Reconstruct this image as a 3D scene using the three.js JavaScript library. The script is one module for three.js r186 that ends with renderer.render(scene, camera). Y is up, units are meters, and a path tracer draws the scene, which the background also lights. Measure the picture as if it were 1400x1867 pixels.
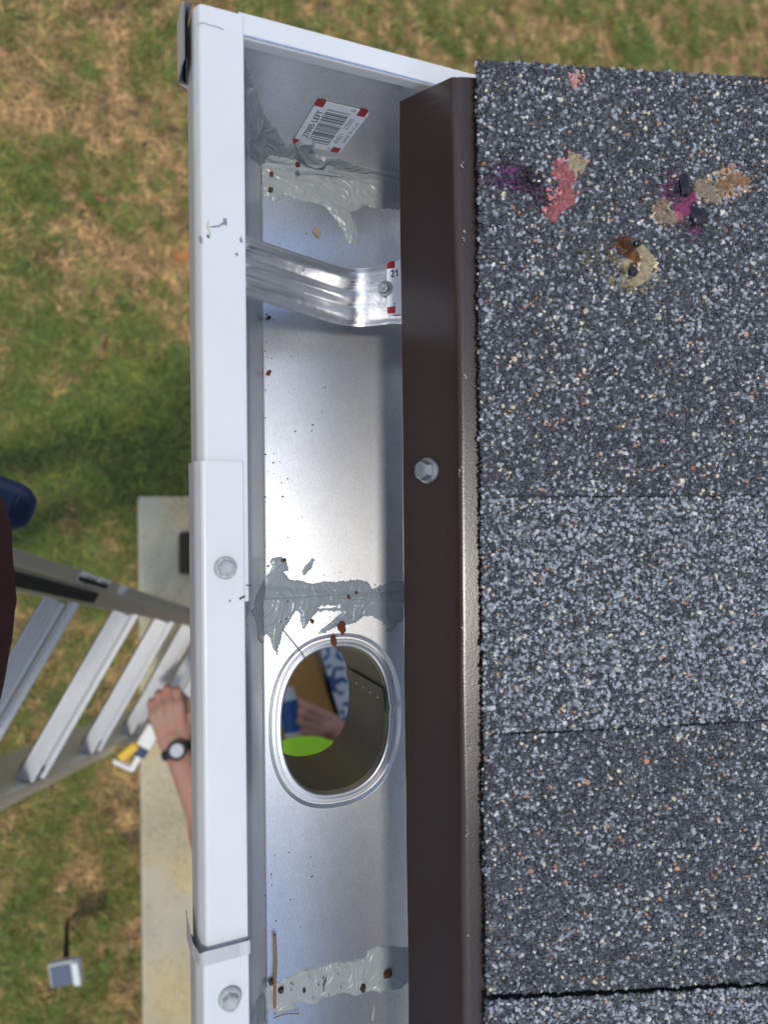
import * as THREE from 'three';
import { mergeGeometries, mergeVertices, toCreasedNormals } from 'three/addons/utils/BufferGeometryUtils.js';
import { RoundedBoxGeometry } from 'three/addons/geometries/RoundedBoxGeometry.js';
import { MarchingCubes } from 'three/addons/objects/MarchingCubes.js';

// ---------------------------------------------------------------- camera, sky, sun, exposure
const D2R = Math.PI / 180, V3 = THREE.Vector3;
const LIP = 2.42;                                   // height of the gutter's top edge above the lawn
const EYE = new V3(-0.0405, LIP + 0.27, 0), TILT = 23.1 * D2R, ROLL = 0.0095, FOCAL = 1298;
const scene = new THREE.Scene();
const camera = new THREE.PerspectiveCamera(2 * Math.atan(933.5 / FOCAL) / D2R, 767 / 1024, 0.01, 400);
camera.position.copy(EYE);
camera.up.set(0, 0, -1);
camera.lookAt(EYE.x + Math.sin(TILT), EYE.y - Math.cos(TILT), 0);
camera.rotateZ(-ROLL);
camera.focus = 0.345;
camera.userData.fStop = 8.5;
camera.updateMatrixWorld(true);
scene.add(camera);
const renderer = new THREE.WebGLRenderer({ antialias: true });
renderer.toneMapping = THREE.LinearToneMapping;
renderer.toneMappingExposure = 1.08;
renderer.shadowMap.enabled = true;
renderer.setSize(767, 1024);

function rng(seed) { let a = seed >>> 0; return () => { a = (a + 0x6D2B79F5) >>> 0; let t = a; t = Math.imul(t ^ (t >>> 15), t | 1); t ^= t + Math.imul(t ^ (t >>> 7), t | 61); return ((t ^ (t >>> 14)) >>> 0) / 4294967296; }; }
const hash = (x, y, z) => { let h = (Math.imul(x, 374761393) + Math.imul(y, 668265263) + Math.imul(z, 2147483647 ^ 1274126177)) >>> 0; h = Math.imul(h ^ (h >>> 13), 1274126177); return ((h ^ (h >>> 16)) >>> 0) / 4294967296; };
const sm = (t) => t * t * (3 - 2 * t), clamp = (x, a = 0, b = 1) => Math.min(b, Math.max(a, x)), mix = (a, b, t) => a + (b - a) * t;
const step = (a, b, x) => sm(clamp((x - a) / (b - a)));
function n2(x, y, s = 0, wrap = 0) {                // value noise, optionally tiling
  const xi = Math.floor(x), yi = Math.floor(y), u = sm(x - xi), v = sm(y - yi), w = wrap ? (k) => ((k % wrap) + wrap) % wrap : (k) => k;
  return mix(mix(hash(w(xi), w(yi), s), hash(w(xi + 1), w(yi), s), u), mix(hash(w(xi), w(yi + 1), s), hash(w(xi + 1), w(yi + 1), s), u), v);
}
function fbm(x, y, o = 4, s = 0, wrap = 0) { let a = 0.5, t = 0, n = 0; for (let i = 0; i < o; i++) { t += a * n2(x, y, s + i * 17, wrap); n += a; a *= 0.5; x *= 2; y *= 2; wrap *= 2; } return t / n; }

const SUN = new V3(-0.26, 1, 0.11).normalize();
{
  const w = 1024, h = 512, data = new Float32Array(w * h * 4), d = new V3();
  for (let j = 0; j < h; j++) for (let i = 0; i < w; i++) {
    const el = ((j + 0.5) / h - 0.5) * Math.PI, az = ((i + 0.5) / w - 0.5) * 2 * Math.PI;
    d.set(Math.cos(el) * Math.cos(az), Math.sin(el), Math.cos(el) * Math.sin(az));
    const up = Math.max(d.y, 0), k = Math.pow(1 - up, 2.2), ca = Math.max(0, d.dot(SUN));
    let r = mix(0.20, 0.62, k), g = mix(0.35, 0.72, k), b = mix(0.66, 0.84, k);
    const glow = 0.35 * Math.pow(ca, 8) + 0.5 * Math.pow(ca, 60);
    r += glow; g += glow * 0.98; b += glow * 0.94;
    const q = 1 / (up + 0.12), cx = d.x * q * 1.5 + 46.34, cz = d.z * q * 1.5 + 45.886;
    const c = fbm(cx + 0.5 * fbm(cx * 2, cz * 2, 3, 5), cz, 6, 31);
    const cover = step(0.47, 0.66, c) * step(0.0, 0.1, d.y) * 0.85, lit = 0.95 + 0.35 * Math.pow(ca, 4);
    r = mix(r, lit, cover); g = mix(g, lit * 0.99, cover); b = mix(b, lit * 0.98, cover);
    if (d.y < 0) { const t = step(0, -0.15, d.y); r = mix(r, 0.16, t); g = mix(g, 0.17, t); b = mix(b, 0.12, t); }
    const o = (j * w + i) * 4; data[o] = r; data[o + 1] = g; data[o + 2] = b; data[o + 3] = 1;
  }
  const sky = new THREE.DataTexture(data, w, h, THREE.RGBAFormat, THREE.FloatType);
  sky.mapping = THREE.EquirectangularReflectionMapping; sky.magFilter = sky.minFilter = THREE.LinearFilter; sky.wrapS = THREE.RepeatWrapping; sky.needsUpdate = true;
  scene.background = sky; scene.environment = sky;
}
const sun = new THREE.DirectionalLight(new THREE.Color().setRGB(1, 0.95, 0.87), 1.7);
sun.position.copy(SUN).multiplyScalar(12); sun.target.position.set(0, 1, 0);
sun.castShadow = true; sun.shadow.radius = 10; sun.shadow.mapSize.set(4096, 4096);
Object.assign(sun.shadow.camera, { left: -5, right: 5, top: 5, bottom: -5, near: 0.5, far: 30 });
sun.shadow.camera.updateProjectionMatrix();
scene.add(sun, sun.target);

// ---------------------------------------------------------------- helpers
const CM = camera.matrixWorld;
const ray = (px, py) => new V3((px - 700) / FOCAL, (933.5 - py) / FOCAL, -1).transformDirection(CM);   // direction through a place in the photograph
const at = (px, py, drop) => { const d = ray(px, py); return EYE.clone().addScaledVector(d, drop / -d.y); };   // the point that far below the eye
const atDepth = (px, py, depth) => new V3((px - 700) / FOCAL * depth, (933.5 - py) / FOCAL * depth, -depth).applyMatrix4(CM);
const onPlane = (px, py, p, n) => { const d = ray(px, py); return EYE.clone().addScaledVector(d, p.clone().sub(EYE).dot(n) / d.dot(n)); };
const used = new Map();
const numbered = (n) => { const k = used.get(n) ?? 0; used.set(n, k + 1); return k ? n + '_' + String(k).padStart(3, '0') : n; };
function tag(o, label, category, group, kind) { Object.assign(o.userData, { label, category }); if (group) o.userData.group = group; if (kind) o.userData.kind = kind; return o; }
function thing(name, label, category, group) { const o = new THREE.Group(); o.name = numbered(name); scene.add(o); return tag(o, label, category, group); }
function put(name, geometry, material, parent = scene) {
  const m = new THREE.Mesh(Array.isArray(geometry) ? merge(geometry) : geometry, material);
  m.name = parent === scene ? numbered(name) : name; m.castShadow = m.receiveShadow = true; parent.add(m); return m;
}
function merge(list) {
  return mergeGeometries(list.map((g) => {
    g = g.index ? g.toNonIndexed() : g;
    for (const k of Object.keys(g.attributes)) if (!['position', 'normal', 'uv'].includes(k)) g.deleteAttribute(k);
    if (!g.attributes.normal) g.computeVertexNormals();
    if (!g.attributes.uv) g.setAttribute('uv', new THREE.BufferAttribute(new Float32Array(g.attributes.position.count * 2), 2));
    return g;
  }));
}
function grid(nu, nv, f) {                            // a sheet through f(i, j) -> [x, y, z, u, v]
  const p = [], uv = [], ix = [];
  for (let j = 0; j <= nv; j++) for (let i = 0; i <= nu; i++) { const q = f(i / nu, j / nv, i, j); p.push(q[0], q[1], q[2]); uv.push(q[3] ?? i / nu, q[4] ?? j / nv); }
  for (let j = 0; j < nv; j++) for (let i = 0; i < nu; i++) { const a = j * (nu + 1) + i, b = a + nu + 1; ix.push(a, b, a + 1, a + 1, b, b + 1); }
  const g = new THREE.BufferGeometry();
  g.setAttribute('position', new THREE.Float32BufferAttribute(p, 3)); g.setAttribute('uv', new THREE.Float32BufferAttribute(uv, 2)); g.setIndex(ix); g.computeVertexNormals();
  return g;
}
function place(g, m) {                                // a geometry moved by a matrix, kept right side out when the matrix mirrors it
  g.applyMatrix4(m);
  if (m.determinant() < 0) { if (!g.index) g = mergeVertices(g, 1e-9); const k = g.index.array; for (let i = 0; i < k.length; i += 3) { const t = k[i]; k[i] = k[i + 1]; k[i + 1] = t; } }
  return g;
}
function fillet(pts, n = 6) {                         // [x, y, radius] corners to a polyline with rounded corners
  const out = [[pts[0][0], pts[0][1]]];
  for (let i = 1; i < pts.length - 1; i++) {
    const [x, y, r = 0] = pts[i], a = pts[i - 1], b = pts[i + 1], la = Math.hypot(a[0] - x, a[1] - y), lb = Math.hypot(b[0] - x, b[1] - y), t = Math.min(r, la * 0.49, lb * 0.49);
    if (!t) { out.push([x, y]); continue; }
    const p = [x + (a[0] - x) / la * t, y + (a[1] - y) / la * t], q = [x + (b[0] - x) / lb * t, y + (b[1] - y) / lb * t];
    for (let k = 0; k <= n; k++) { const s = k / n, u = (1 - s) * (1 - s), v = 2 * s * (1 - s), w = s * s; out.push([u * p[0] + v * x + w * q[0], u * p[1] + v * y + w * q[1]]); }
  }
  const e = pts[pts.length - 1]; out.push([e[0], e[1]]);
  return out;
}
function offset(line, d) {                            // the polyline moved sideways by d (to its left)
  return line.map((p, i) => {
    const a = line[Math.max(0, i - 1)], b = line[Math.min(line.length - 1, i + 1)], l = Math.hypot(b[0] - a[0], b[1] - a[1]) || 1;
    return [p[0] - (b[1] - a[1]) / l * d, p[1] + (b[0] - a[0]) / l * d];
  });
}
function sheet(line, z0, z1, nz = 1, wave) {          // a profile drawn out along the gutter
  const len = [0]; for (let i = 1; i < line.length; i++) len.push(len[i - 1] + Math.hypot(line[i][0] - line[i - 1][0], line[i][1] - line[i - 1][1]));
  return grid(line.length - 1, nz, (u, v, i) => { const z = mix(z0, z1, v), w = wave ? wave(line[i][0], z) : [0, 0]; return [line[i][0] + w[0], LIP + line[i][1] + w[1], z, len[i], z]; });
}
function rim(a, b, z) { return grid(a.length - 1, 1, (u, v, i) => { const p = v ? b[i] : a[i]; return [p[0], LIP + p[1], z]; }); }
function tube(points, r, sides = 8, closed = false) { return new THREE.TubeGeometry(new THREE.CatmullRomCurve3(points, closed), Math.max(8, points.length * 4), r, sides, closed); }
function box(w, h, d, x = 0, y = 0, z = 0, r = 0) { const g = r ? new RoundedBoxGeometry(w, h, d, 3, r) : new THREE.BoxGeometry(w, h, d); g.translate(x, y, z); return g; }
const basis = (x, y, z, o) => new THREE.Matrix4().makeBasis(x, y, z).setPosition(o);
function frameOf(n, o, hint = new V3(0, 0, 1)) { const y = n.clone().normalize(), z = hint.clone().addScaledVector(y, -hint.dot(y)).normalize(), x = new V3().crossVectors(y, z); return basis(x, y, z, o); }

// ---------------------------------------------------------------- textures and materials
function pixels(w, h, f, srgb) {
  const data = new Uint8Array(w * h * 4);
  for (let j = 0; j < h; j++) for (let i = 0; i < w; i++) { const c = f(i / w, j / h, i, j), o = (j * w + i) * 4; for (let k = 0; k < 3; k++) data[o + k] = clamp(Math.round((c.length ? c[k] : c) * 255), 0, 255); data[o + 3] = 255; }
  const t = new THREE.DataTexture(data, w, h); t.wrapS = t.wrapT = THREE.RepeatWrapping; t.magFilter = THREE.LinearFilter; t.minFilter = THREE.LinearFilter;
  if (srgb) t.colorSpace = THREE.SRGBColorSpace; t.needsUpdate = true; return t;
}
const scaled = (t, w, h = w) => { const c = t.clone(); c.repeat.set(1 / w, 1 / h); c.needsUpdate = true; return c; };
const toS = (l) => l <= 0.0031308 ? l * 12.92 : 1.055 * Math.pow(l, 1 / 2.4) - 0.055;
const rgbL = (...c) => c.map(toS);
const streaks = pixels(512, 512, (u, v) => 0.5 + 0.55 * (0.6 * n2(u * 256, v * 44, 3, 0) + 0.4 * n2(u * 128, v * 20, 9) - 0.5));       // rolled metal: short scratches along the sheet
const grainy = pixels(512, 512, (u, v) => fbm(u * 96, v * 96, 3, 12, 96));
const blotch = pixels(512, 512, (u, v) => fbm(u * 8, v * 8, 6, 77, 8));
const mat = (o) => new THREE.MeshPhysicalMaterial(o);
const lin = (r, g, b) => new THREE.Color().setRGB(r, g, b);
const aluMap = pixels(512, 512, (u, v) => { const s = 0.86 + 0.22 * (n2(u * 256, v * 56, 3) - 0.5) + 0.06 * (fbm(u * 8, v * 8, 4, 5, 8) - 0.5); return rgbL(s * 0.985, s * 0.99, s); }, true);
const ALU = mat({ color: lin(0.88, 0.885, 0.895), map: scaled(aluMap, 0.05), metalness: 1, roughness: 0.35, bumpMap: scaled(streaks, 0.05), bumpScale: 0.000014, anisotropy: 0.7 });
const WHITE = mat({ color: lin(0.69, 0.70, 0.72), roughness: 0.34, map: scaled(pixels(1024, 1024, (u, v) => { const s = 1 - 0.04 * fbm(u * 6, v * 6, 5, 15, 6) - (n2(u * 330, v * 330, 51) > 0.985 ? 0.22 : 0) * step(0.45, 0.7, fbm(u * 5, v * 5, 3, 25, 5)); return [s, s * 0.998, s * 0.99]; }, true), 0.16), bumpMap: scaled(blotch, 0.12), bumpScale: 0.00035 });
const BRIGHT = mat({ color: lin(0.9, 0.9, 0.91), metalness: 1, roughness: 0.5, bumpMap: scaled(blotch, 0.06), bumpScale: 0.0005, roughnessMap: scaled(pixels(256, 256, (u, v) => 0.55 + 0.45 * n2(u * 4, v * 128, 4)), 0.03) });
const ZINC = mat({ color: lin(0.34, 0.36, 0.39), metalness: 1, roughness: 0.36, bumpMap: scaled(grainy, 0.006), bumpScale: 0.0001 });
const BROWN = mat({ color: lin(0.031, 0.0165, 0.011), roughness: 0.29, ior: 1.6, bumpMap: scaled(grainy, 0.05), bumpScale: 0.00003 });
const PUTTY = mat({ color: lin(0.27, 0.305, 0.325), roughness: 0.27 });
const DARK = mat({ color: lin(0.012, 0.012, 0.014), roughness: 0.7 });
const INK = mat({ color: lin(0.03, 0.02, 0.04), roughness: 0.6 });
const BARK = mat({ color: lin(0.16, 0.05, 0.018), roughness: 0.8, bumpMap: scaled(grainy, 0.01), bumpScale: 0.0004 });
const SEED = mat({ color: lin(0.02, 0.014, 0.01), roughness: 0.6 });
const STRAW = mat({ color: lin(0.24, 0.14, 0.07), roughness: 0.75 });
const SKIN = mat({ map: scaled(pixels(256, 256, (u, v) => { const k = fbm(u * 10, v * 10, 5, 7, 10) - 0.5, m = n2(u * 120, v * 120, 3) > 0.93 ? 0.82 : 1; return rgbL((0.5 + 0.12 * k) * m, (0.25 - 0.10 * k) * m, (0.175 - 0.08 * k) * m); }, true), 0.25), bumpMap: scaled(grainy, 0.03), bumpScale: 0.0006, roughness: 0.5, sheen: 0.2 });

// ================================================================ ground
const lawnTex = pixels(1024, 1024, (u, v) => {
  const a = fbm(u * 16, v * 16, 5, 41, 16), f = n2(u * 256, v * 60, 7, 0) * 0.5 + n2(u * 60, v * 256, 8, 0) * 0.5, t = clamp(0.25 + 1.1 * (a - 0.5) + 0.8 * (f - 0.5));
  return rgbL(mix(0.06, 0.30, t), mix(0.05, 0.19, t), mix(0.022, 0.095, t));
}, true);
const ground = put('ground', new THREE.PlaneGeometry(300, 300).rotateX(-Math.PI / 2), mat({ map: scaled(lawnTex, 1 / 300, 1 / 300), roughness: 0.95, bumpMap: scaled(grainy, 0.25 / 300), bumpScale: 0.01 }));
ground.material.map.repeat.set(300 / 0.9, 300 / 0.9); ground.material.bumpMap.repeat.set(300 / 0.4, 300 / 0.4);
ground.userData.kind = 'structure';

{ // grass: bent blades in tufts, living and straw-coloured, thin over bare soil
  const r = rng(11), p = [], c = [], nrm = new V3();
  for (let k = 0; k < 16; k++) {
    const a = r() * 6.283, lean = 0.35 + r() * 1.1, L = 0.6 + r() * 0.6, w = 0.03 + r() * 0.02, x0 = (r() - 0.5) * 0.7, z0 = (r() - 0.5) * 0.7, t = 0.7 + r() * 0.6;
    const dx = Math.cos(a), dz = Math.sin(a), q = [0, 0.4, 0.75, 1].map((s) => { const b = lean * s; return [x0 + dx * L * s * Math.sin(b), 0.02 + L * s * Math.cos(b) * 0.75, z0 + dz * L * s * Math.sin(b), w * (1 - s * s * 0.9)]; });
    for (let i = 0; i < 3; i++) {
      const [A, B] = [q[i], q[i + 1]], l = (m, s) => [m[0] - dz * m[3] * s, m[1], m[2] + dx * m[3] * s];
      for (const v of [l(A, -1), l(A, 1), l(B, -1), l(B, -1), l(A, 1), l(B, 1)]) { p.push(...v); c.push(t, t * (0.95 + 0.1 * r()), t); }
    }
  }
  const g = new THREE.BufferGeometry(); g.setAttribute('position', new THREE.Float32BufferAttribute(p, 3)); g.setAttribute('color', new THREE.Float32BufferAttribute(c, 3)); g.computeVertexNormals();
  const spots = [], areas = [[-0.65, 0.34, -1.9, 2.1], [0.34, 3.8, -3.1, -1.55], [-0.65, 0.34, -3.1, -1.9]];
  for (const [x0, x1, z0, z1] of areas) for (let x = x0; x < x1; x += 0.0145) for (let z = z0; z < z1; z += 0.0145) {
    const X = x + (r() - 0.5) * 0.02, Z = z + (r() - 0.5) * 0.02;
    if (X > 0.15 && Z > -0.07) continue;
    const lush = Math.exp(-(((Z + 0.25) / 0.3) ** 2)) * step(-0.6, 0.05, X), dry = 0.5 + 0.55 * (fbm(X * 4.5, Z * 4.5, 3, 90) - 0.5) + 1.0 * (fbm(X * 17, Z * 17, 3, 190) - 0.5) + 0.04 + 0.05 * step(-0.6, -1.4, Z) - 0.30 * lush + 0.2 * Math.exp(-(((X - 0.08) / 0.09) ** 2)) * step(0.1, 0.7, Z) * step(1.5, 1.0, Z);
    const bare = step(0.5, 0.72, dry + 0.10 * (fbm(X * 20, Z * 20, 3, 44) - 0.5));
    if (r() < bare * 0.72) continue;
    spots.push([X, Z, dry, lush]);
  }
  const m = new THREE.InstancedMesh(g, mat({ color: lin(1, 1, 1), vertexColors: true, roughness: 0.65, transmission: 0 }), spots.length), o = new THREE.Object3D(), col = new THREE.Color();
  spots.forEach(([X, Z, dry, lush], i) => {
    o.position.set(X, 0, Z); o.rotation.set((r() - 0.5) * 0.5, r() * 6.283, (r() - 0.5) * 0.5); const s = (0.026 + 0.022 * r()) * (1 + 0.5 * lush); o.scale.set(s * 1.15, s * (0.7 + 0.4 * r()) * (dry > 0.55 ? 0.6 : 1), s * 1.15); o.updateMatrix(); m.setMatrixAt(i, o.matrix);
    const straw = step(0.42, 0.70, dry + 0.30 * (r() - 0.5)), y = r() * 0.8 + fbm(X * 14, Z * 14, 2, 8) * 0.4 - 0.1, e = 0.5 + 0.95 * r();
    col.setRGB(mix(mix(0.082, 0.22, y), 0.56, straw) * e, mix(mix(0.165, 0.21, y), 0.345, straw) * e, mix(mix(0.025, 0.033, y), 0.14, straw) * e); m.setColorAt(i, col);
  });
  m.name = 'grass'; m.castShadow = m.receiveShadow = true; scene.add(m);
  tag(m, 'patchy lawn of green and straw-coloured grass far below the gutter', 'grass', null, 'stuff');
}
const slabTex = pixels(1024, 1024, (u, v) => {
  const a = fbm(u * 6, v * 6, 6, 21, 6), y = step(0.45, 0.75, fbm(u * 5, v * 5, 5, 63, 5)), b = step(0.5, 0.8, fbm(u * 7, v * 7, 4, 99, 7)), s = 1.12 + 0.6 * (a - 0.5);
  const q = 1 - 0.35 * step(0.62, 0.8, n2(u * 300, v * 300, 5)) * step(0.4, 0.6, fbm(u * 9, v * 9, 3, 8, 9)); return rgbL(s * q * mix(mix(0.455, 0.475, y), 0.42, b), s * q * mix(mix(0.40, 0.385, y), 0.395, b), s * q * mix(mix(0.265, 0.22, y), 0.30, b));
}, true);
const SLABX = at(258, 1500, EYE.y - 0.06).x, SLABZ = at(300, 905, EYE.y - 0.06).z;
{
  const g = new RoundedBoxGeometry(2.2, 0.2, 4.2, 3, 0.012); g.translate(SLABX + 1.1, -0.04, SLABZ + 2.1);
  const p = g.attributes.position, uv = g.attributes.uv; for (let i = 0; i < p.count; i++) uv.setXY(i, p.getX(i), p.getZ(i));
  const m = put('concrete_slab', g, mat({ map: scaled(slabTex, 1.3), roughness: 0.85, bumpMap: scaled(grainy, 0.12), bumpScale: 0.001 })); m.userData.kind = 'structure';
}

// ================================================================ house and roof
const PITCH = 18.4 * D2R, S = new V3(Math.cos(PITCH), Math.sin(PITCH), 0), N = new V3(-Math.sin(PITCH), Math.cos(PITCH), 0), ZA = new V3(0, 0, 1);
const BEND = new V3(0.0989, LIP + 0.02, 0), ZE = -0.1783, ROOFEND = 3.4;
const roofAt = (s, n, z) => new V3(BEND.x, BEND.y, z).addScaledVector(S, s).addScaledVector(N, n);
const roofPx = (px, py, n = 0.006) => { const p = onPlane(px, py, roofAt(0, n, 0), N), d = p.clone().sub(roofAt(0, n, 0)); return [d.dot(S), p.z]; };
{
  const t = thing('house', 'pale house wall, fascia and soffit under the shingled eave behind the gutter', 'house');
  const paint = mat({ color: lin(0.5, 0.47, 0.42), roughness: 0.6 });
  put('wall', box(0.12, 2.55, 3.6, 1.36, 1.275, ZE + 0.1 + 1.8), mat({ color: lin(0.42, 0.38, 0.32), roughness: 0.8, bumpMap: scaled(blotch, 0.4), bumpScale: 0.004 }), t);
  put('fascia', box(0.02, 0.15, ROOFEND - ZE, 0.142, LIP - 0.07, (ROOFEND + ZE) / 2), paint, t);
  put('soffit', box(1.145, 0.012, ROOFEND - ZE, 0.154 + 0.5725, LIP - 0.153, (ROOFEND + ZE) / 2), paint, t);
}
const SHINGLE = mat({ color: lin(0.034, 0.036, 0.042), roughness: 0.9, bumpMap: scaled(grainy, 0.05), bumpScale: 0.0012 });
const courseTex = pixels(512, 512, (u, v, i, j) => { const k = hash(i >> 1, j >> 1, 5), e = 0.8 + 0.4 * hash(i, j, 6); return k > 0.94 ? rgbL(0.4 * e, 0.38 * e, 0.34 * e) : k > 0.72 ? rgbL(0.15 * e, 0.18 * e, 0.23 * e) : rgbL(0.04 * e, 0.043 * e, 0.052 * e); }, true);
const roof = thing('shingle_roof', 'sloping roof of dark grey granule shingles right of the gutter', 'roof');
{
  const deck = new THREE.BoxGeometry(2.6, 0.014, ROOFEND - ZE - 0.02); deck.applyMatrix4(basis(S, N, ZA, roofAt(1.3 + 0.022, -0.0085, (ROOFEND + ZE) / 2 + 0.01)));
  put('roof_deck', deck, mat({ color: lin(0.2, 0.14, 0.08), roughness: 0.8 }), roof);
  const wob = (z, k) => 0.0006 * (n2(z * 260, k, 3) - 0.5) * 2 + 0.0010 * (n2(z * 45, k, 4) - 0.5) * 2;
  const slab = (c, n1, th, edge, kid = 0, material = SHINGLE) => {            // c: four corners [s, z]: eave-far, eave-near, upper-near, upper-far
    const sh = new THREE.Shape(), K = 90, pts = [];
    for (let i = 0; i <= K; i++) { const z = mix(c[0][1], c[1][1], i / K); pts.push([mix(c[0][0], c[1][0], i / K) + (edge ? wob(z, kid) : 0), z]); }
    for (let i = 0; i <= K; i++) { const q = i / K; pts.push([mix(c[1][0], c[2][0], q), mix(c[1][1], c[2][1], q) + (edge ? 0.0008 * (n2(q * 60, kid, 8) - 0.5) + 0.002 * (n2(q * 9, kid, 9) - 0.5) : 0)]); }
    pts.push(c[3]);
    sh.setFromPoints(pts.map((p) => new THREE.Vector2(...p)));
    const g = new THREE.ExtrudeGeometry(sh, { depth: th, bevelEnabled: false, steps: 1 });
    g.applyMatrix4(basis(S, ZA, N.clone().negate(), roofAt(0, n1, 0)));
    return put('shingle', g, material, roof);
  };
  put('starter_strip', new THREE.BoxGeometry(0.2, 0.0022, ROOFEND - ZE - 0.002).applyMatrix4(basis(S, N, ZA, roofAt(0.0086 + 0.1, 0.0013, (ROOFEND + ZE) / 2))), DARK, roof);
  const cut = (l, r) => { const a = roofPx(...l), b = roofPx(...r), k = (b[1] - a[1]) / (b[0] - a[0]); return [a[1] + k * (0.0079 - a[0]), a[1] + k * (0.1424 - a[0])]; };
  const lines = [cut([886, 110], [1398, 142]), cut([900, 906], [1400, 902]), cut([895, 1342], [1400, 1316]), cut([895, 1818], [1400, 1794]), [0.47, 0.47]];
  const tops = [0.0055, 0.0050, 0.0064, 0.0050];
  const CR = [0.56, 0.45, 0.28], PK = [0.52, 0.17, 0.18], DP = [0.36, 0.06, 0.17], TN = [0.38, 0.31, 0.22], OR = [0.38, 0.22, 0.12], BR = [0.10, 0.035, 0.012];
  // stains: [x, y, radius in photograph pixels, colour, share of granules dyed]
  const stains = [[912, 322, 48, [0.03, 0.008, 0.035], 0.45], [935, 328, 30, [0.09, 0.014, 0.085], 0.3], [985, 360, 26, [0.03, 0.01, 0.02], 0.6], [1150, 500, 52, [0.17, 0.14, 0.08], 0.4], [1050, 140, 20, [0.42, 0.22, 0.2], 0.75], [1225, 345, 34, [0.08, 0.025, 0.06], 0.55], [1262, 415, 26, [0.09, 0.02, 0.07], 0.5], [1090, 470, 40, [0.13, 0.11, 0.07], 0.2], [1038, 308, 34, PK, 0.5], [1022, 360, 30, PK, 0.45], [1004, 388, 20, PK, 0.45], [958, 330, 30, [0.02, 0.008, 0.02], 0.8], [1244, 345, 22, [0.012, 0.008, 0.014], 0.85], [1272, 396, 26, [0.012, 0.008, 0.014], 0.85], [1250, 376, 24, DP, 0.5], [1296, 345, 32, TN, 0.5], [1212, 385, 32, TN, 0.45], [1336, 332, 34, OR, 0.5], [1172, 482, 32, CR, 0.5], [1140, 448, 24, BR, 0.7], [1156, 470, 18, BR, 0.6]].map(([x, y, r, c, p]) => { const q = roofPx(x, y), e = roofPx(x + r, y); return [...q, e[0] - q[0], c, p]; });
  const grain = new THREE.IcosahedronGeometry(1, 0); { const r = rng(5), p = grain.attributes.position, seen = new Map(); for (let i = 0; i < p.count; i++) { const k = [0, 1, 2].map((a) => p.getComponent(i, a).toFixed(3)).join(); if (!seen.has(k)) seen.set(k, 0.72 + 0.5 * r()); const s = seen.get(k); p.setXYZ(i, p.getX(i) * s, p.getY(i) * s, p.getZ(i) * s); } grain.deleteAttribute('uv'); grain.computeVertexNormals(); }
  const grit = mat({ roughness: 0.48, specularIntensity: 0.9 }), r = rng(77), o = new THREE.Object3D(), col = new THREE.Color();
  const lie = basis(S, N, ZA, new V3()), tilt = new THREE.Quaternion(), eu = new THREE.Euler();
  const bright = [0.84, 1.75, 0.8, 1.4], pale = [0.9, 1.15, 0.95, 1.1];
  const names = ['dark shingle tab with bird droppings at the rake end', 'lighter blue-grey shingle tab in the middle of the roof edge', 'dark raised shingle tab with scattered white granules', 'shingle tab beyond the black step at the near end'];
  for (let k = 0; k < 4; k++) {
    const a = lines[k].map((q) => q + (k === 3 ? 0.0020 : k === 1 ? 0.0007 : 0)), b = lines[k + 1].map((q) => q - (k === 2 ? 0.0014 : k === 0 ? 0.0003 : 0)), m = slab([[0.0082, a[0]], [0.0082, b[0]], [0.5, b[1] + (b[1] - b[0]) * 2.6], [0.5, a[1] + (a[1] - a[0]) * 2.6]], tops[k], k === 2 ? 0.0040 : 0.0028, true, k);
    m.userData.label = names[k];
    const list = [];
    for (let s = 0.0082; s < 0.143; s += 0.00104) { const q = (s - 0.0079) / 0.1345, z0 = mix(a[0], a[1], q), z1 = Math.min(mix(b[0], b[1], q), 0.30); for (let z = z0 + 0.0003; z < z1 - 0.0002; z += 0.00104) list.push([s + (r() - 0.5) * 0.0009, z + (r() - 0.5) * 0.0009]); }
    for (let z = a[0]; z < Math.min(b[0], 0.3); z += 0.0011) if (r() < 0.5) list.push([0.0080 + wob(z, k), z, -0.0004 - r() * 0.0018]);      // a few on the cut edge
    const im = new THREE.InstancedMesh(grain, grit, list.length);
    list.forEach(([s, z, dn = 0], i) => {
      const big = 0.00052 + 0.00042 * r() + (r() < 0.06 ? 0.00026 : 0);
      o.position.copy(roofAt(s, tops[k] + dn + 0.0001 + 0.00018 * r(), z)); o.quaternion.setFromRotationMatrix(lie).multiply(tilt.setFromEuler(eu.set((r() - 0.5) * 1.1, r() * 6.28, (r() - 0.5) * 1.1))); o.scale.set(big * (0.75 + 0.7 * r()), big * (0.42 + 0.35 * r()), big * (0.75 + 0.7 * r())); o.updateMatrix(); im.setMatrixAt(i, o.matrix);
      const t = r(), e = 0.7 + 0.6 * r(), drift = bright[k] * (0.75 + 0.5 * fbm(s * 60, z * 60, 3, 50 + k));
      let c = t < 0.44 ? [0.046, 0.048, 0.056] : t < 0.44 + 0.26 / Math.sqrt(drift) ? [0.12, 0.128, 0.145] : t < 0.955 - 0.02 * (pale[k] - 1) ? [0.27, 0.295, 0.33] : t < 0.975 ? [0.50, 0.50, 0.48] : t < 0.995 ? [0.54, 0.46, 0.34] : [0.38, 0.19, 0.10];
      if (t < 0.955 && r() > drift * 0.66) c = [0.050, 0.052, 0.060];
      for (const q of stains) { const d = Math.hypot(s - q[0], z - q[1]) / q[2] + 0.5 * (n2(s * 500, z * 500, 3) - 0.5); if (d < 1 && r() < q[4] * step(1, 0.4, d) * 1.4) c = q[3]; }
      col.setRGB(c[0] * e, c[1] * e, c[2] * e); im.setColorAt(i, col);
    });
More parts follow.
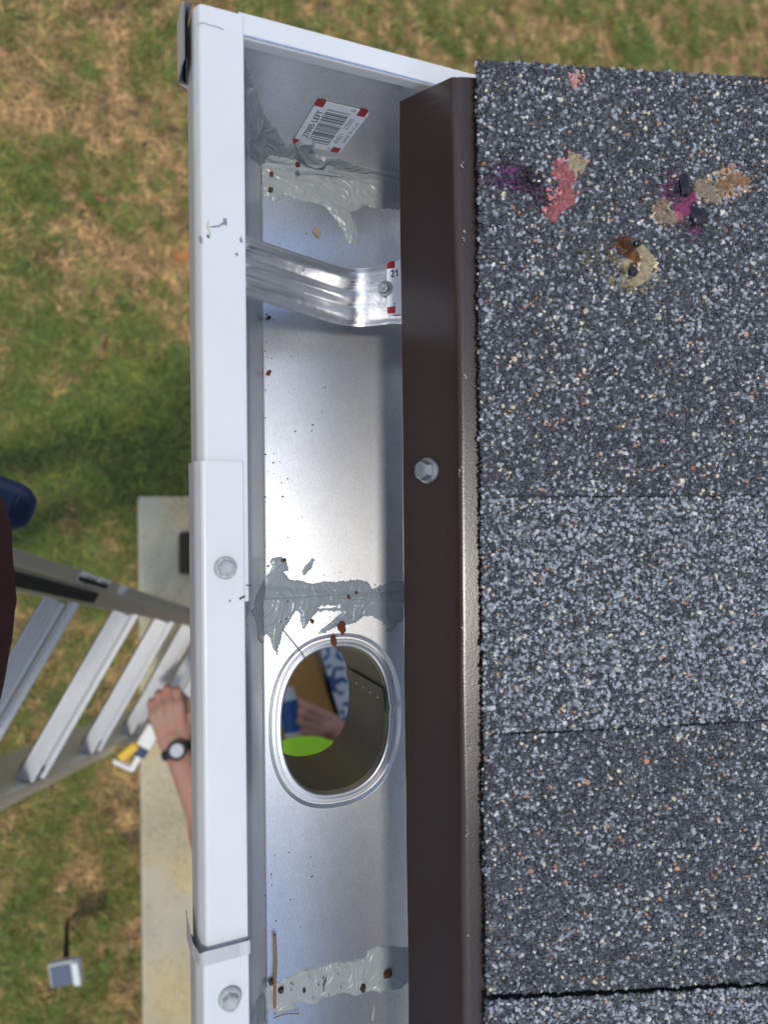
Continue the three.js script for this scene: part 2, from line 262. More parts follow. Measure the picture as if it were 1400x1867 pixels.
    im.name = 'granules'; im.castShadow = im.receiveShadow = true; im.userData.kind = 'stuff'; m.add(im);
  }
  const course = mat({ map: scaled(courseTex, 0.22), roughness: 0.9, bumpMap: scaled(courseTex, 0.22), bumpScale: 0.0006 });
  for (let c = 0; c < 17; c++) { const s = 0.146 + c * 0.143, L = 0.4; for (let z = ZE, i = 0; z < ROOFEND; z += L, i++) slab([[s, z], [s, Math.min(z + L - 0.004, ROOFEND)], [s + 0.15, Math.min(z + L - 0.004, ROOFEND)], [s + 0.15, z]], 0.0092 + 0.0012 * ((c + i) % 2) + 0.0004 * (c % 2), 0.003, false, 0, course); }
  slab([[0.0082, 0.47], [0.0082, ROOFEND], [0.5, ROOFEND], [0.5, 0.47]], 0.0056, 0.003, false, 0, course);
}

// a lumpy sheet laid over a surface: kept only where height() is above zero
function drape(P, U, W, n, u0, u1, v0, v1, cell, height, color) {
  const nu = Math.ceil((u1 - u0) / cell), nv = Math.ceil((v1 - v0) / cell), H = new Float32Array((nu + 1) * (nv + 1)), p = [], c = [], uv = [], ix = [], id = new Int32Array(H.length).fill(-1);
  for (let j = 0; j <= nv; j++) for (let i = 0; i <= nu; i++) H[j * (nu + 1) + i] = height(u0 + i * cell, v0 + j * cell);
  const vert = (k) => {
    if (id[k] < 0) {
      id[k] = p.length / 3; const i = k % (nu + 1), j = (k / (nu + 1)) | 0, u = u0 + i * cell, v = v0 + j * cell, h = Math.max(H[k], -0.0001), q = P.clone().addScaledVector(U, u).addScaledVector(W, v).addScaledVector(n, h);
      p.push(q.x, q.y, q.z); uv.push(u, v); if (color) c.push(...color(u, v, h));
    }
    return id[k];
  };
  for (let j = 0; j < nv; j++) for (let i = 0; i < nu; i++) { const a = j * (nu + 1) + i, q = [a, a + 1, a + nu + 1, a + nu + 2]; if (q.some((k) => H[k] > 0)) ix.push(...[q[0], q[1], q[2], q[2], q[1], q[3]].map(vert)); }
  const g = new THREE.BufferGeometry(); g.setAttribute('position', new THREE.Float32BufferAttribute(p, 3)); g.setAttribute('uv', new THREE.Float32BufferAttribute(uv, 2));
  if (color) g.setAttribute('color', new THREE.Float32BufferAttribute(c, 3));
  g.setIndex(ix); g.computeVertexNormals(); return g;
}
{ // droppings: dried splashes with the granules showing through, dark berry skins on them
  const CR = [0.58, 0.47, 0.29], PK = [0.54, 0.18, 0.19], DP = [0.38, 0.07, 0.18], TN = [0.40, 0.32, 0.22], OR = [0.40, 0.23, 0.12], BK = [0.012, 0.009, 0.012], BR = [0.10, 0.035, 0.012];
  const drops = [
    ['large pink and cream bird dropping nearest the brown drip edge', [[1023, 310, 15, PK], [1046, 304, 21, CR], [1036, 322, 12, PK], [1033, 345, 12, PK], [1027, 364, 14, PK], [1014, 382, 11, PK], [1000, 393, 8, PK]], [[978, 330, 12, 9], [966, 326, 8, 7]]],
    ['bird dropping with magenta streak and black berry skins toward the right', [[1285, 342, 18, TN], [1296, 352, 12, TN], [1262, 362, 9, DP], [1240, 382, 13, DP], [1233, 396, 8, PK], [1206, 378, 15, [0.42, 0.27, 0.2]], [1222, 398, 9, TN], [1199, 392, 9, TN]], [[1244, 338, 9, 22], [1270, 396, 14, 16], [1262, 378, 7, 7], [1250, 350, 8, 8]]],
    ['small orange-tan bird dropping at the right edge of the roof', [[1320, 338, 12, OR], [1334, 326, 11, OR], [1354, 328, 10, OR], [1318, 350, 7, [0.5, 0.33, 0.2]]], []],
    ['cream bird dropping with a rusty brown core, lowest of the four', [[1174, 455, 11, CR], [1179, 475, 14, CR], [1176, 495, 14, CR], [1165, 508, 11, CR], [1147, 515, 8, CR], [1132, 440, 9, BR], [1146, 450, 11, BR], [1153, 468, 9, [0.26, 0.10, 0.03]], [1142, 478, 7, CR]], [[1152, 496, 8, 9], [1160, 446, 7, 6]]],
  ];
  const DUNG = mat({ vertexColors: true, roughness: 0.75, bumpMap: scaled(grainy, 0.008), bumpScale: 0.0006 }), BERRY = mat({ color: lin(0.012, 0.008, 0.014), roughness: 0.22 });
  for (const [label, blobs, berries] of drops) {
    const n0 = 0.0058, B = blobs.map(([x, y, r, c]) => { const q = roofPx(x, y, n0), e = roofPx(x + r, y, n0); return [q[0], q[1], e[0] - q[0], c]; });
    const lo = [0, 1].map((k) => Math.min(...B.map((b) => b[k] - b[2] * 1.5))), hi = [0, 1].map((k) => Math.max(...B.map((b) => b[k] + b[2] * 1.5)));
    const near = (u0, v0) => { const u = u0 + 0.0042 * (fbm(u0 * 210, v0 * 210, 3, 11) - 0.5), v = v0 + 0.0042 * (fbm(u0 * 210, v0 * 210, 3, 12) - 0.5); let best = 9, q = 0; B.forEach((b, i) => { const n = B[i + 1], join = n && n[3] === b[3] && Math.hypot(n[0] - b[0], n[1] - b[1]) < (b[2] + n[2]) * 1.6, ex = join ? n[0] - b[0] : 0, ey = join ? n[1] - b[1] : 0, t = join ? clamp(((u - b[0]) * ex + (v - b[1]) * ey) / (ex * ex + ey * ey)) : 0, d = Math.hypot(u - b[0] - ex * t, v - b[1] - ey * t) / mix(b[2], join ? n[2] : b[2], t); if (d < best) { best = d; q = i; } }); return [best, q]; };
    const g = drape(roofAt(0, n0, 0), S, ZA, N, lo[0], hi[0], lo[1], hi[1], 0.00032, (u, v) => { const d = near(u, v)[0] + 0.35 * (fbm(u * 700, v * 700, 3, 6) - 0.5) + 0.35 * (fbm(u * 250, v * 250, 2, 16) - 0.5); return 0.0012 * Math.sqrt(Math.max(0, 1 - d)) - (d > 1 ? 0.0006 : 0.0) - 0.0008 * step(0.62, 0.85, n2(u * 900, v * 900, 31)) + 0.0005 * n2(u * 1300, v * 1300, 9); },
      (u, v) => { const [, q] = near(u + 0.0012 * (fbm(u * 600, v * 600, 2, 3) - 0.5), v + 0.0012 * (fbm(u * 600, v * 600, 2, 4) - 0.5)), e = 0.62 + 0.7 * n2(u * 1100, v * 1100, 61); return B[q][3].map((c) => c * e); });
    const m = thing('bird_dropping', label, 'bird dropping', 'bird droppings on the shingles'); delete m.userData.group;
    put('splash', g, DUNG, m);
    for (const [x, y, a, b] of berries) { const q = roofPx(x, y, n0), e = roofPx(x + a, y + b, n0), s = new THREE.IcosahedronGeometry(1, 3), p = s.attributes.position; for (let i = 0; i < p.count; i++) { const k = 0.8 + 0.4 * n2(p.getX(i) * 2 + x, p.getY(i) * 2 + p.getZ(i) * 1.7, 4); p.setXYZ(i, p.getX(i) * k, p.getY(i) * k, p.getZ(i) * k); } s.computeVertexNormals(); s.scale(e[0] - q[0], 0.0011, e[1] - q[1]); s.applyMatrix4(basis(S, N, ZA, roofAt(q[0], n0 + 0.0008, q[1]))); put('berry_skin', s, BERRY, m); }
  }
}

// hexagon-headed screw: washer, head with a chamfer; its axis is +y
function hexScrew(parent, material, matrix, k = 1) {
  const w = new THREE.LatheGeometry([[0, 0.0009], [0.0035, 0.0011], [0.0041, 0.0008], [0.0043, 0.0003], [0.0043, -0.0004]].map((p) => new THREE.Vector2(p[0] * k, p[1] * k)), 32);
  const h = new THREE.CylinderGeometry(0.00305 * k, 0.00345 * k, 0.0024 * k, 6, 1).toNonIndexed(); h.translate(0, 0.0021 * k, 0); h.computeVertexNormals();
  const c = new THREE.LatheGeometry([[0, 0.0035], [0.0016, 0.0036], [0.0024, 0.0037], [0.00285, 0.0033]].map((p) => new THREE.Vector2(p[0] * k, p[1] * k)), 24);
  const stem = new THREE.CylinderGeometry(0.002 * k, 0.0012 * k, 0.016 * k, 10); stem.translate(0, -0.0085 * k, 0);
  const g = merge([w, h, c, stem]); g.applyMatrix4(matrix); return put('screw', g, material, parent);
}
{ // drip edge
  const t = thing('drip_edge', 'dark brown metal drip edge between the gutter and the shingles', 'drip edge');
  const line = fillet([[BEND.x + 0.07 * S.x, 0.02 + 0.07 * S.y], [BEND.x, 0.02, 0.0022], [0.0890, -0.0124, 0.0006], [0.0897, -0.0137, 0.0005], [0.0910, -0.0130]], 5);
  const wave = (x, z) => { const top = step(-0.03, 0.0, 0) * step(0.092, 0.105, x), k = 0.0006 * (fbm(z * 16, 1, 3, 5) - 0.5); return [k * 1.2, 0.0007 * (fbm(z * 22 + x * 30, x * 60, 2, 9) - 0.5) * top + k]; };
  const g = merge([sheet(line, -0.1787, ROOFEND, 900, wave), sheet(offset(line, 0.0007), -0.1787, ROOFEND, 60)]);
  { const p = g.attributes.position; for (let i = 0; i < p.count; i++) { const x = clamp((p.getX(i) - 0.0890) / 0.0099), z = p.getZ(i), f = step(-0.135, -0.1787, z); p.setZ(i, z + f * 0.0052 * (0.5 - 0.5 * Math.cos(Math.PI * x)) - f * 0.0005 * Math.sin(x * 9)); if (p.getX(i) < 0.0995) p.setX(i, p.getX(i) - 0.0012 * f * f * x); } g.computeVertexNormals(); }
  put('flashing', g, BROWN, t);
  const chips = []; { const r = rng(4), q0 = roofAt(0, 0.0006, 0); for (const [x, y] of [[845, 440], [846, 418], [841, 853], [838, 862], [843, 1140], [846, 1245], [855, 1360], [848, 690], [842, 300], [850, 1520], [853, 1700]]) { const q = onPlane(x, y, q0, N); for (let k = 0; k < 3; k++) { const s = new THREE.IcosahedronGeometry(0.00012 + 0.00022 * r(), 0); s.scale(1, 0.4, 1 + r()); s.translate(q.x + 0.001 * (r() - 0.5), q.y + 0.0002, q.z + 0.003 * (r() - 0.5)); chips.push(s); } } }
  put('paint_chips', chips, mat({ color: lin(0.5, 0.47, 0.44), roughness: 0.7 }), t).userData.kind = 'stuff';
  const n = new V3(-0.953, 0.302, 0), p = onPlane(782, 858, new V3(0.0939, LIP + 0.0039, 0), n);
  hexScrew(t, ZINC, frameOf(n, p.addScaledVector(n, 0.0006)), 1.3);
}

// ================================================================ gutter
const FLOOR = -0.0895, SKIN_T = 0.0007, BACK = 0.1275, Y = (y) => LIP + y;
const SEAM = [0.043, 0.272], LAP = [-0.0197, 0.159], CAPZ = -0.1825;
const outer = (d, e = 0) => fillet([[0.0150 + e, -0.0042 + d, 0.0004], [0.0172 + e, -0.0042 + d, 0.0008], [0.0174 + e, d, 0.0009], [0.0022 - d, d, 0.0014], [-d, -0.0042, 0.002], [-d, -0.0195, 0.002], [0.006 - d, -0.0245, 0.004], [0.018 - d, -0.0285, 0.008], [0.0285 - d, -0.043, 0.012], [0.0345 - d, -0.062, 0.02], [0.0452 - d, FLOOR - d, 0.0018], [BACK + d, FLOOR - d, 0.0022], [BACK + d, 0.0]], 6);
const gutter = thing('gutter', 'white painted metal gutter, bare inside, along the roof edge', 'gutter');
const DROP = (() => { const p = new V3(0, Y(FLOOR), 0), n = new V3(0, 1, 0), e = (x, y) => onPlane(x, y, p, n), l = e(515, 1315), r = e(711, 1315), t = e(612, 1180), b = e(612, 1449); return { x: (l.x + r.x) / 2, z: (t.z + b.z) / 2, a: (r.x - l.x) / 2, b: (b.z - t.z) / 2 }; })();
// oval of the drop outlet, widened by r: straight sides with round ends
function oval(r, k, y) {
  const a = DROP.a + r, th = k * Math.PI * 2, e = 2 / 2.35, b = DROP.b + r, c = Math.cos(th), s = Math.sin(th);
  return [DROP.x + a * Math.sign(c) * Math.pow(Math.abs(c), e), Y(FLOOR) + y, DROP.z + b * Math.sign(s) * Math.pow(Math.abs(s), e)];
}
const ring = (profile, n = 144, wob) => grid(profile.length - 1, n, (u, v, i) => { const [r, y] = profile[i], w = wob ? wob(v, i) : 0, q = oval(r + w, v, y); return [q[0], q[1], q[2], q[0], q[2]]; });
const dent = (x, z) => [0, 0.0003 * (fbm(z * 14, x * 40, 2, 3) - 0.5)];
function section(k, z0, z1, zl, d, label) {           // zl: where its lip begins (it laps over the section before)
  const out = outer(d, k ? -0.0006 : 0.0012), inn = offset(out, SKIN_T), fi = out.findIndex((p, i) => i > 40 && out[i + 1] && out[i + 1][0] - p[0] > 0.05), lipEnd = out.findIndex((p) => p[1] < -0.012);
  const g = new THREE.Group(); g.name = 'gutter_section'; g.userData.label = label; gutter.add(g);
  const skin = (line, under) => {
    const parts = [sheet(line.slice(0, lipEnd + 1), zl, z1[0], 40, dent), sheet(line.slice(lipEnd, fi + 1), z0, z1[1], 60)];
    if (!k) parts.push(sheet(line.slice(fi, fi + 2), z0, z1[1], 8));
    else if (k === 1) {
      const y = Y(line[fi][1]), x0 = line[fi][0], x1 = line[fi + 1][0], sh = new THREE.Shape([[x0, z0], [x1, z0], [x1, z1[1]], [x0, z1[1]]].map((p) => new THREE.Vector2(...p)));
      const hole = []; for (let i = 0; i < 144; i++) { const q = oval(0.0074, i / 144, 0); hole.push(new THREE.Vector2(q[0], q[2])); } sh.holes.push(new THREE.Path(hole));
      const f = new THREE.ShapeGeometry(sh), q = y - Y(FLOOR); f.rotateX(Math.PI / 2); f.translate(0, y, 0); { const ix = f.index.array; for (let i = 0; i < ix.length; i += 3) { const t = ix[i]; ix[i] = ix[i + 1]; ix[i + 1] = t; } } { const nn = f.attributes.normal; for (let i = 0; i < nn.count; i++) nn.setXYZ(i, 0, 1, 0); }
      parts.push(f, ring(fillet([[0.0074, q], [0.0070, q, 0.0008], [0.0054, q - 0.0017, 0.0008], [0.0044, q - 0.0017, 0.0004], [0.001, q - 0.0017]], 6)));
    } else parts.push(sheet(line.slice(fi, fi + 2), z0, z1[1], 20));
    parts.push(sheet(line.slice(fi + 1), z0, z1[1], 8));
    return parts;
  };
  put('inner_face', skin(inn), ALU, g);
  put('painted_face', [...skin(out), rim(out.slice(0, lipEnd + 1), inn.slice(0, lipEnd + 1), zl), rim(out.slice(0, lipEnd + 1), inn.slice(0, lipEnd + 1), z1[0]), rim(out, inn, z0), rim(out, inn, z1[1])], WHITE, g);
  return g;
}
section(0, CAPZ, [0.0335, SEAM[0]], CAPZ - 0.0075, 0, 'end section with the closed end and bracket');
section(1, SEAM[0] - 0.03, [LAP[1] + 0.03, SEAM[1]], LAP[0], 0.0011, 'middle section with the oval outlet');
section(2, SEAM[1] - 0.03, [ROOFEND, ROOFEND], LAP[1] + 0.006, 0.0022, 'near section with the crimped lip edge');
{ // crimped edge of the third lip: a torn flap standing a little proud
  const line = outer(0.0034).filter((p) => p[1] > -0.02 && p[0] < 0.03), g = grid(line.length - 1, 14, (u, v, i) => { const z0 = LAP[1] - 0.0004 + 0.0028 * Math.sin(u * 5.2 - 0.4) + 0.0012 * Math.sin(u * 13), w = (1 - v) * (1 - v); return [line[i][0] - 0.0005 * w, Y(line[i][1] + w * (0.0005 + 0.0006 * Math.sin(u * 9)) - 0.0010 * v * v), mix(z0, LAP[1] + 0.0075, v)]; });
  put('crimped_lip', [g], WHITE, gutter);
}
{ // end cap: plate inside, folded rim
  const prof = offset(outer(0), SKIN_T), t = new THREE.Group(); t.name = 'end_cap'; t.userData.label = 'closed end of the gutter with a barcode label inside'; gutter.add(t);
  const pts = [...prof.filter((p, i) => i > 8 && p[0] < BACK - 0.0008 && !(p[0] > 0.11 && p[1] > -0.085)), [BACK - 0.001, -0.086], [BACK - 0.001, -0.001]], sh = new THREE.Shape(pts.map((p) => new THREE.Vector2(...p)));
  const g = new THREE.ExtrudeGeometry(sh, { depth: 0.0007, bevelEnabled: false }); g.translate(0, LIP, CAPZ - 0.0007);
  { const p = g.attributes.position, uv = g.attributes.uv; for (let i = 0; i < p.count; i++) uv.setXY(i, p.getY(i), p.getX(i)); }
  put('plate', g, ALU, t);
  const top = fillet([[CAPZ + 0.0004, -0.006], [CAPZ + 0.0004, -0.0004, 0.0016], [CAPZ - 0.0095, -0.0006, 0.0012], [CAPZ - 0.0095, -0.014]], 5);
  const strip = grid(40, top.length - 1, (u, v, i, j) => [mix(0.0168, BACK, u), Y(top[j][1] - 0.0004 ), top[j][0], u * 0.11, top[j][0]]);
  const o = outer(0.0032).filter((p, i) => i > 14 && p[1] < -0.0032 && !(p[0] > 0.11 && p[1] > -0.06)), flange = sheet(o, CAPZ - 0.0095, CAPZ + 0.0125, 3), flange2 = sheet(offset(o, -0.0006), CAPZ - 0.0095, CAPZ + 0.0125, 3);
  put('rim', [strip, flange, flange2, rim(o, offset(o, -0.0006), CAPZ + 0.0125), rim(o, outer(0).filter((p, i) => i > 14 && p[1] < -0.0032 && !(p[0] > 0.11 && p[1] > -0.06)).slice(0, o.length), CAPZ - 0.0095)], WHITE, t);
  const gap = outer(0.0019).filter((p) => p[1] < -0.003 && p[1] > -0.0215 && p[0] < 0.004), gk = sheet(gap, CAPZ - 0.008, CAPZ + 0.0112, 2); put('gap_sealer', gk, DARK, t);
  // label
  const P = new V3(0, 0, CAPZ + 0.0004), n = new V3(0, 0, 1), c = [[533, 256], [583, 180], [672, 205], [617, 284]].map(([x, y]) => onPlane(x, y, P, n));
  const along = c[1].clone().sub(c[0]).add(c[2].clone().sub(c[3])).multiplyScalar(0.5), down = c[2].clone().sub(c[1]).add(c[3].clone().sub(c[0])).multiplyScalar(0.5), mid = c.reduce((a, b) => a.add(b), new V3()).multiplyScalar(0.25);
  const w = along.length(), h = down.length(), ux = along.clone().normalize(), uy = new V3().crossVectors(n, ux);
  t.add(sticker(w, h, basis(ux, uy, n, mid), (q, W, H) => {
    q.font = '600 74px sans-serif'; q.fillText('27005 LEFT', W * 0.5, 78);
    bars(q, W * 0.13, 120, W * 0.74, 210);
    q.font = '58px sans-serif'; q.fillText('0', 34, 372); q.fillText('49821', W * 0.33, 378); q.fillText('27005', W * 0.67, 378); q.fillText('6', W - 34, 340);
    q.font = '46px sans-serif'; q.fillText('MADE IN U.S.A.', W * 0.5, 442);
  }, 0.2));
}
function bars(q, x, y, w, h) {
  const L = ['0001101', '0011001', '0010011', '0111101', '0100011', '0110001', '0101111', '0111011', '0110111', '0001011'], d = '049821270056'.split('').map(Number);
  const code = '101' + d.slice(0, 6).map((k) => L[k]).join('') + '01010' + d.slice(6).map((k) => L[k].replace(/./g, (b) => (b === '1' ? '0' : '1'))).join('') + '101', m = w / code.length;
  [...code].forEach((b, i) => { if (b === '1') q.fillRect(x + i * m, y, m * 1.02, h); });
}
function sticker(w, h, matrix, draw, cornerSize) {
  const W = 640, H = Math.round(640 * h / w), cv = document.createElement('canvas'); cv.width = W; cv.height = H; const q = cv.getContext('2d');
  q.fillStyle = '#eef0f4'; q.fillRect(0, 0, W, H); const k = cornerSize * Math.min(W, H); q.fillStyle = '#a01824';
  for (const [x, y] of [[0, 0], [W - k, 0], [0, H - k], [W - k, H - k]]) q.fillRect(x, y, k, k * 0.8);
  q.fillStyle = '#15151c'; q.textAlign = 'center'; q.textBaseline = 'middle'; q.save(); q.scale(1, H / 480); draw(q, W, 480); q.restore();
  const tx = new THREE.CanvasTexture(cv); tx.colorSpace = THREE.SRGBColorSpace;
  const r = 0.1 * Math.min(w, h), sh = new THREE.Shape(); sh.moveTo(-w / 2 + r, -h / 2); sh.lineTo(w / 2 - r, -h / 2); sh.quadraticCurveTo(w / 2, -h / 2, w / 2, -h / 2 + r); sh.lineTo(w / 2, h / 2 - r); sh.quadraticCurveTo(w / 2, h / 2, w / 2 - r, h / 2); sh.lineTo(-w / 2 + r, h / 2); sh.quadraticCurveTo(-w / 2, h / 2, -w / 2, h / 2 - r); sh.lineTo(-w / 2, -h / 2 + r); sh.quadraticCurveTo(-w / 2, -h / 2, -w / 2 + r, -h / 2);
  const g = new THREE.ExtrudeGeometry(sh, { depth: 0.00012, bevelEnabled: false, curveSegments: 8 }), p = g.attributes.position, uv = g.attributes.uv;
  for (let i = 0; i < p.count; i++) uv.setXY(i, p.getX(i) / w + 0.5, p.getY(i) / h + 0.5);
  g.applyMatrix4(matrix);
  const m = new THREE.Mesh(g, mat({ map: tx, roughness: 0.35 })); m.name = 'barcode_label'; m.castShadow = m.receiveShadow = true; return m;
}
{ // drop outlet: flange lying in the recess, tube below with a lapped seam
  const t = new THREE.Group(); t.name = 'drop_outlet'; gutter.add(t);
  const e = -0.0016, wob = (v, i) => (i < 2 ? 0.0004 * (fbm(v * 40, 1, 3, 5) - 0.5) : 0) + (Math.abs(v - 0.992) < 0.012 ? 0.0007 * (1 - Math.abs(v - 0.992) / 0.012) : 0);
  const prof = fillet([[0.0040, e - 0.0009], [0.0038, e + 0.0005, 0.0002], [0.0022, e + 0.0004, 0.0006], [0.0014, e + 0.0009, 0.0006], [0.0, e + 0.0007, 0.0009], [-0.0006, e - 0.004, 0.002], [-0.0012, -0.030, 0.005], [-0.0026, -0.058]], 4);
  put('flange', [ring(prof.slice(0, -8), 160, wob)], mat({ color: lin(0.74, 0.75, 0.78), metalness: 1, roughness: 0.45, bumpMap: scaled(streaks, 0.05), bumpScale: 0.00003 }), t);
  const TUBE = mat({ color: lin(0.30, 0.30, 0.28), metalness: 0.8, roughness: 0.5, bumpMap: scaled(streaks, 0.05), bumpScale: 0.00004 });
  put('outlet_tube', [ring(prof.slice(-9), 160), ring([[-0.0026, -0.058], [-0.0018, -0.058], [0.0004, -0.004]], 160)], TUBE, t);
  const vs = -0.012, lap = grid(4, 10, (u, v) => { const q = oval(mix(-0.0008, -0.0031, v) - 0.0004 - 0.0004 * (u < 0.9), vs - 0.036 * (1 - u) * 1.0 - 0.012 * v, mix(-0.004, -0.0565, v)); return q; });
  put('lapped_seam', lap, TUBE, t);
  for (let i = 0; i < 4; i++) { const v = 0.18 + 0.19 * i, q = oval(mix(-0.0006, -0.0026, v) - 0.0009, vs - 0.006 - 0.013 * v, mix(-0.004, -0.0565, v)), s = new THREE.SphereGeometry(0.0014, 10, 8); s.scale(0.6, 1, 1); s.translate(...q); put('dimple', s, TUBE, t); }
  const s = new THREE.IcosahedronGeometry(1, 2); s.scale(0.0012, 0.0009, 0.0026); s.translate(...oval(0.0022, -0.008, 0.0006)); put('solder_lump', s, BRIGHT, t);
}
{ // screws and marks on the lip
  const up = new V3(0, 1, 0), P = new V3(0, LIP, 0);
  const a = onPlane(410, 1035, P, up), b = onPlane(417, 1812, P, up);
  a.y += 0.0016; b.y += 0.0028;
  hexScrew(gutter, WHITE, frameOf(up, a, new V3(0.26, 0, 1))); hexScrew(gutter, WHITE, frameOf(up.clone().add(new V3(-0.06, 0, 0.05)), b, new V3(0.1, 0, 1)));
  const mark = (name, pts, w, m, y = 0.00135) => {
    const q = pts.map(([x, z]) => onPlane(x, z, new V3(0, LIP + y, 0), up)), k = q.length - 1;
    put(name, grid(1, k, (u, v, i, j) => { const d = q[Math.min(k, j + 1)].clone().sub(q[Math.max(0, j - 1)]).normalize(), s = (u - 0.5) * w * (Array.isArray(w) ? 1 : 1) * (0.5 + n2(j * 1.7, pts[0][0], 4)); return [q[j].x - d.z * s, q[j].y, q[j].z + d.x * s]; }), m, gutter);
  };
  mark('pen_mark', [[449, 1066], [453, 1068], [459, 1067]], 0.0005, INK, 0.0003);
  mark('pen_mark', [[437, 1092], [441, 1090], [447, 1087]], 0.0007, INK); mark('pen_mark', [[418, 1095], [421, 1096]], 0.0007, INK);
  const SCUFF = mat({ color: lin(0.2, 0.21, 0.25), roughness: 0.6 }), TAN = mat({ color: lin(0.52, 0.47, 0.4), roughness: 0.7 });
  mark('scratch', [[360, 41], [372, 42], [385, 46], [398, 49], [408, 54]], 0.0003, SCUFF, 0.0002);
  mark('scuff', [[410, 398], [411, 404], [410, 410]], 0.0012, SCUFF, 0.0002); mark('scuff', [[380, 402], [379, 414], [383, 424], [381, 433]], 0.0009, TAN, 0.0002); mark('scuff', [[383, 414], [392, 413], [400, 412], [407, 407]], 0.0006, SCUFF, 0.0002);
  mark('scuff', [[365, 430], [366, 437], [367, 442]], 0.0012, SCUFF, 0.0002); mark('scuff', [[439, 432], [440, 438], [441, 442]], 0.001, SCUFF, 0.0002); mark('scuff', [[431, 461], [433, 466]], 0.0009, SCUFF, 0.0002);
  mark('scuff', [[378, 428], [381, 434]], 0.0008, SCUFF, 0.0002);
}

// ---- sealant: smears draped over floor, end plate and front wall, thickest along the joints
function inside(poly, x, y) {                        // signed distance, positive inside
  let d = 1e9, s = false;
  for (let i = 0, j = poly.length - 1; i < poly.length; j = i++) {
    const [ax, ay] = poly[i], [bx, by] = poly[j], ex = bx - ax, ey = by - ay, t = clamp(((x - ax) * ex + (y - ay) * ey) / (ex * ex + ey * ey || 1e-12));
    d = Math.min(d, Math.hypot(x - ax - ex * t, y - ay - ey * t)); if ((ay > y) !== (by > y) && x < ex * (y - ay) / ey + ax) s = !s;
  }
  return s ? d : -d;
}
const FY = new V3(0, Y(FLOOR) + SKIN_T, 0), UP = new V3(0, 1, 0);
function zoomPoly(sc, ox, oy, list) { return list.map(([x, y]) => [ox + x * sc, oy + y * sc]); }
const W0 = new V3(0.0345, Y(-0.062), 0), W1 = new V3(0.0452, Y(FLOOR), 0), WS = W0.clone().sub(W1).normalize(), WN = new V3(-WS.y, WS.x, 0).negate();   // lower slope of the front wall
const floorUV = (p) => { const q = onPlane(p[0], p[1], FY, UP); return [q.x, q.z]; };
const wallUV = (p) => { const q = onPlane(p[0], p[1], W1, WN); return [q.clone().sub(W1).dot(WS), q.z]; };
const capUV = (p) => { const q = onPlane(p[0], p[1], new V3(0, 0, CAPZ), ZA); return [q.x, q.y - LIP]; };
// knife strokes in the paste: ridges whose direction wanders
function stroke(u, v, seed, turn) {
  const a = turn + 0.75 * (fbm(u * 45, v * 45, 2, seed) - 0.5) * 2, c = Math.cos(a), s = Math.sin(a), wu = u + 0.004 * (fbm(u * 90, v * 90, 2, seed + 3) - 0.5), wv = v + 0.004 * (fbm(u * 90, v * 90, 2, seed + 4) - 0.5);
  const x = wu * c + wv * s, y = -wu * s + wv * c, r1 = 1 - Math.abs(2 * n2(x * 60, y * 210, seed + 7) - 1), r2 = 1 - Math.abs(2 * n2(x * 150, y * 620, seed + 9) - 1);
  const m = step(0.35, 0.65, fbm(u * 120 + 9, v * 120, 2, seed + 12)); return 0.7 * Math.pow(r1, 4) + (0.05 + 0.25 * m) * Math.pow(r2, 3);
}
function smear(poly, holes, seed, o = {}) {
  const { thick = 0.0009, ragged = 0.0014, soft = 0.0022, turn = 1.2, seam = null, add = null } = o;
  return (u, v) => {
    let d = inside(poly, u, v); for (const h of holes) d = Math.min(d, -inside(h, u, v));
    d += ragged * (fbm(u * 420, v * 420, 4, seed) - 0.5) + 0.6 * ragged * (fbm(u * 1600, v * 1600, 2, seed + 1) - 0.5);
    if (d < -0.0006) return -0.0006;
    const e = clamp(d / soft), s = stroke(u, v, seed, turn), lump = fbm(u * 150, v * 150, 3, seed + 5);
    let h = thick * Math.pow(Math.max(e, 0), 0.45) * (0.35 + 0.65 * lump + 0.5 * (s - 0.22)); if (d < 0) h = d; else h = Math.max(h, 0.00018);
    if (seam) { const q = seam(u, v), f = 1 - Math.abs(q) / 0.0042; if (f > 0 && d > 0) h += 0.0010 * sm(f) * (0.6 + 0.7 * lump); h -= 0.0007 * Math.exp(-((q / 0.0005) ** 2)) * step(0.3, 0.6, lump) * e; }
    if (add && d > 0) h += add(u, v);
    return h;
  };
}
const bbox = (poly, m = 0.003) => [0, 1].flatMap((k) => [Math.min(...poly.map((p) => p[k])) - m, Math.max(...poly.map((p) => p[k])) + m]);
const floorAt = (z) => FY.y - (z > SEAM[1] ? 0.0022 : z > SEAM[0] ? 0.0011 : 0);
const onFloor = (poly, f, cell = 0.00032) => { const q = bbox(poly), low = floorAt(q[3]); return drape(new V3(0, low, 0), new V3(1, 0, 0), ZA, UP, ...q, cell, (u, v) => { const h = f(u, v), k = v < SEAM[0] + 0.001 ? FY.y : v < SEAM[1] + 0.001 ? FY.y - 0.0011 : FY.y - 0.0022; return h > 0 ? h + k - low : h; }); };
const onWall = (poly, f, cell = 0.0004) => { const q = bbox(poly), off = q[3] > SEAM[1] ? 0.0018 : q[3] > SEAM[0] + 0.004 ? 0.0009 : 0; return drape(W1.clone().addScaledVector(WN, SKIN_T - off), WS, ZA, WN, ...q, cell, (u, v) => { const h = f(u, v); return h > 0 ? h + off * step(SEAM[0] + 0.003, SEAM[0] - 0.001, v - (q[3] > SEAM[1] ? SEAM[1] - SEAM[0] : 0)) : h; }); };
const onCap = (poly, f, cell = 0.00036) => drape(new V3(0, LIP, CAPZ), new V3(1, 0, 0), UP, ZA, ...bbox(poly), cell, f);
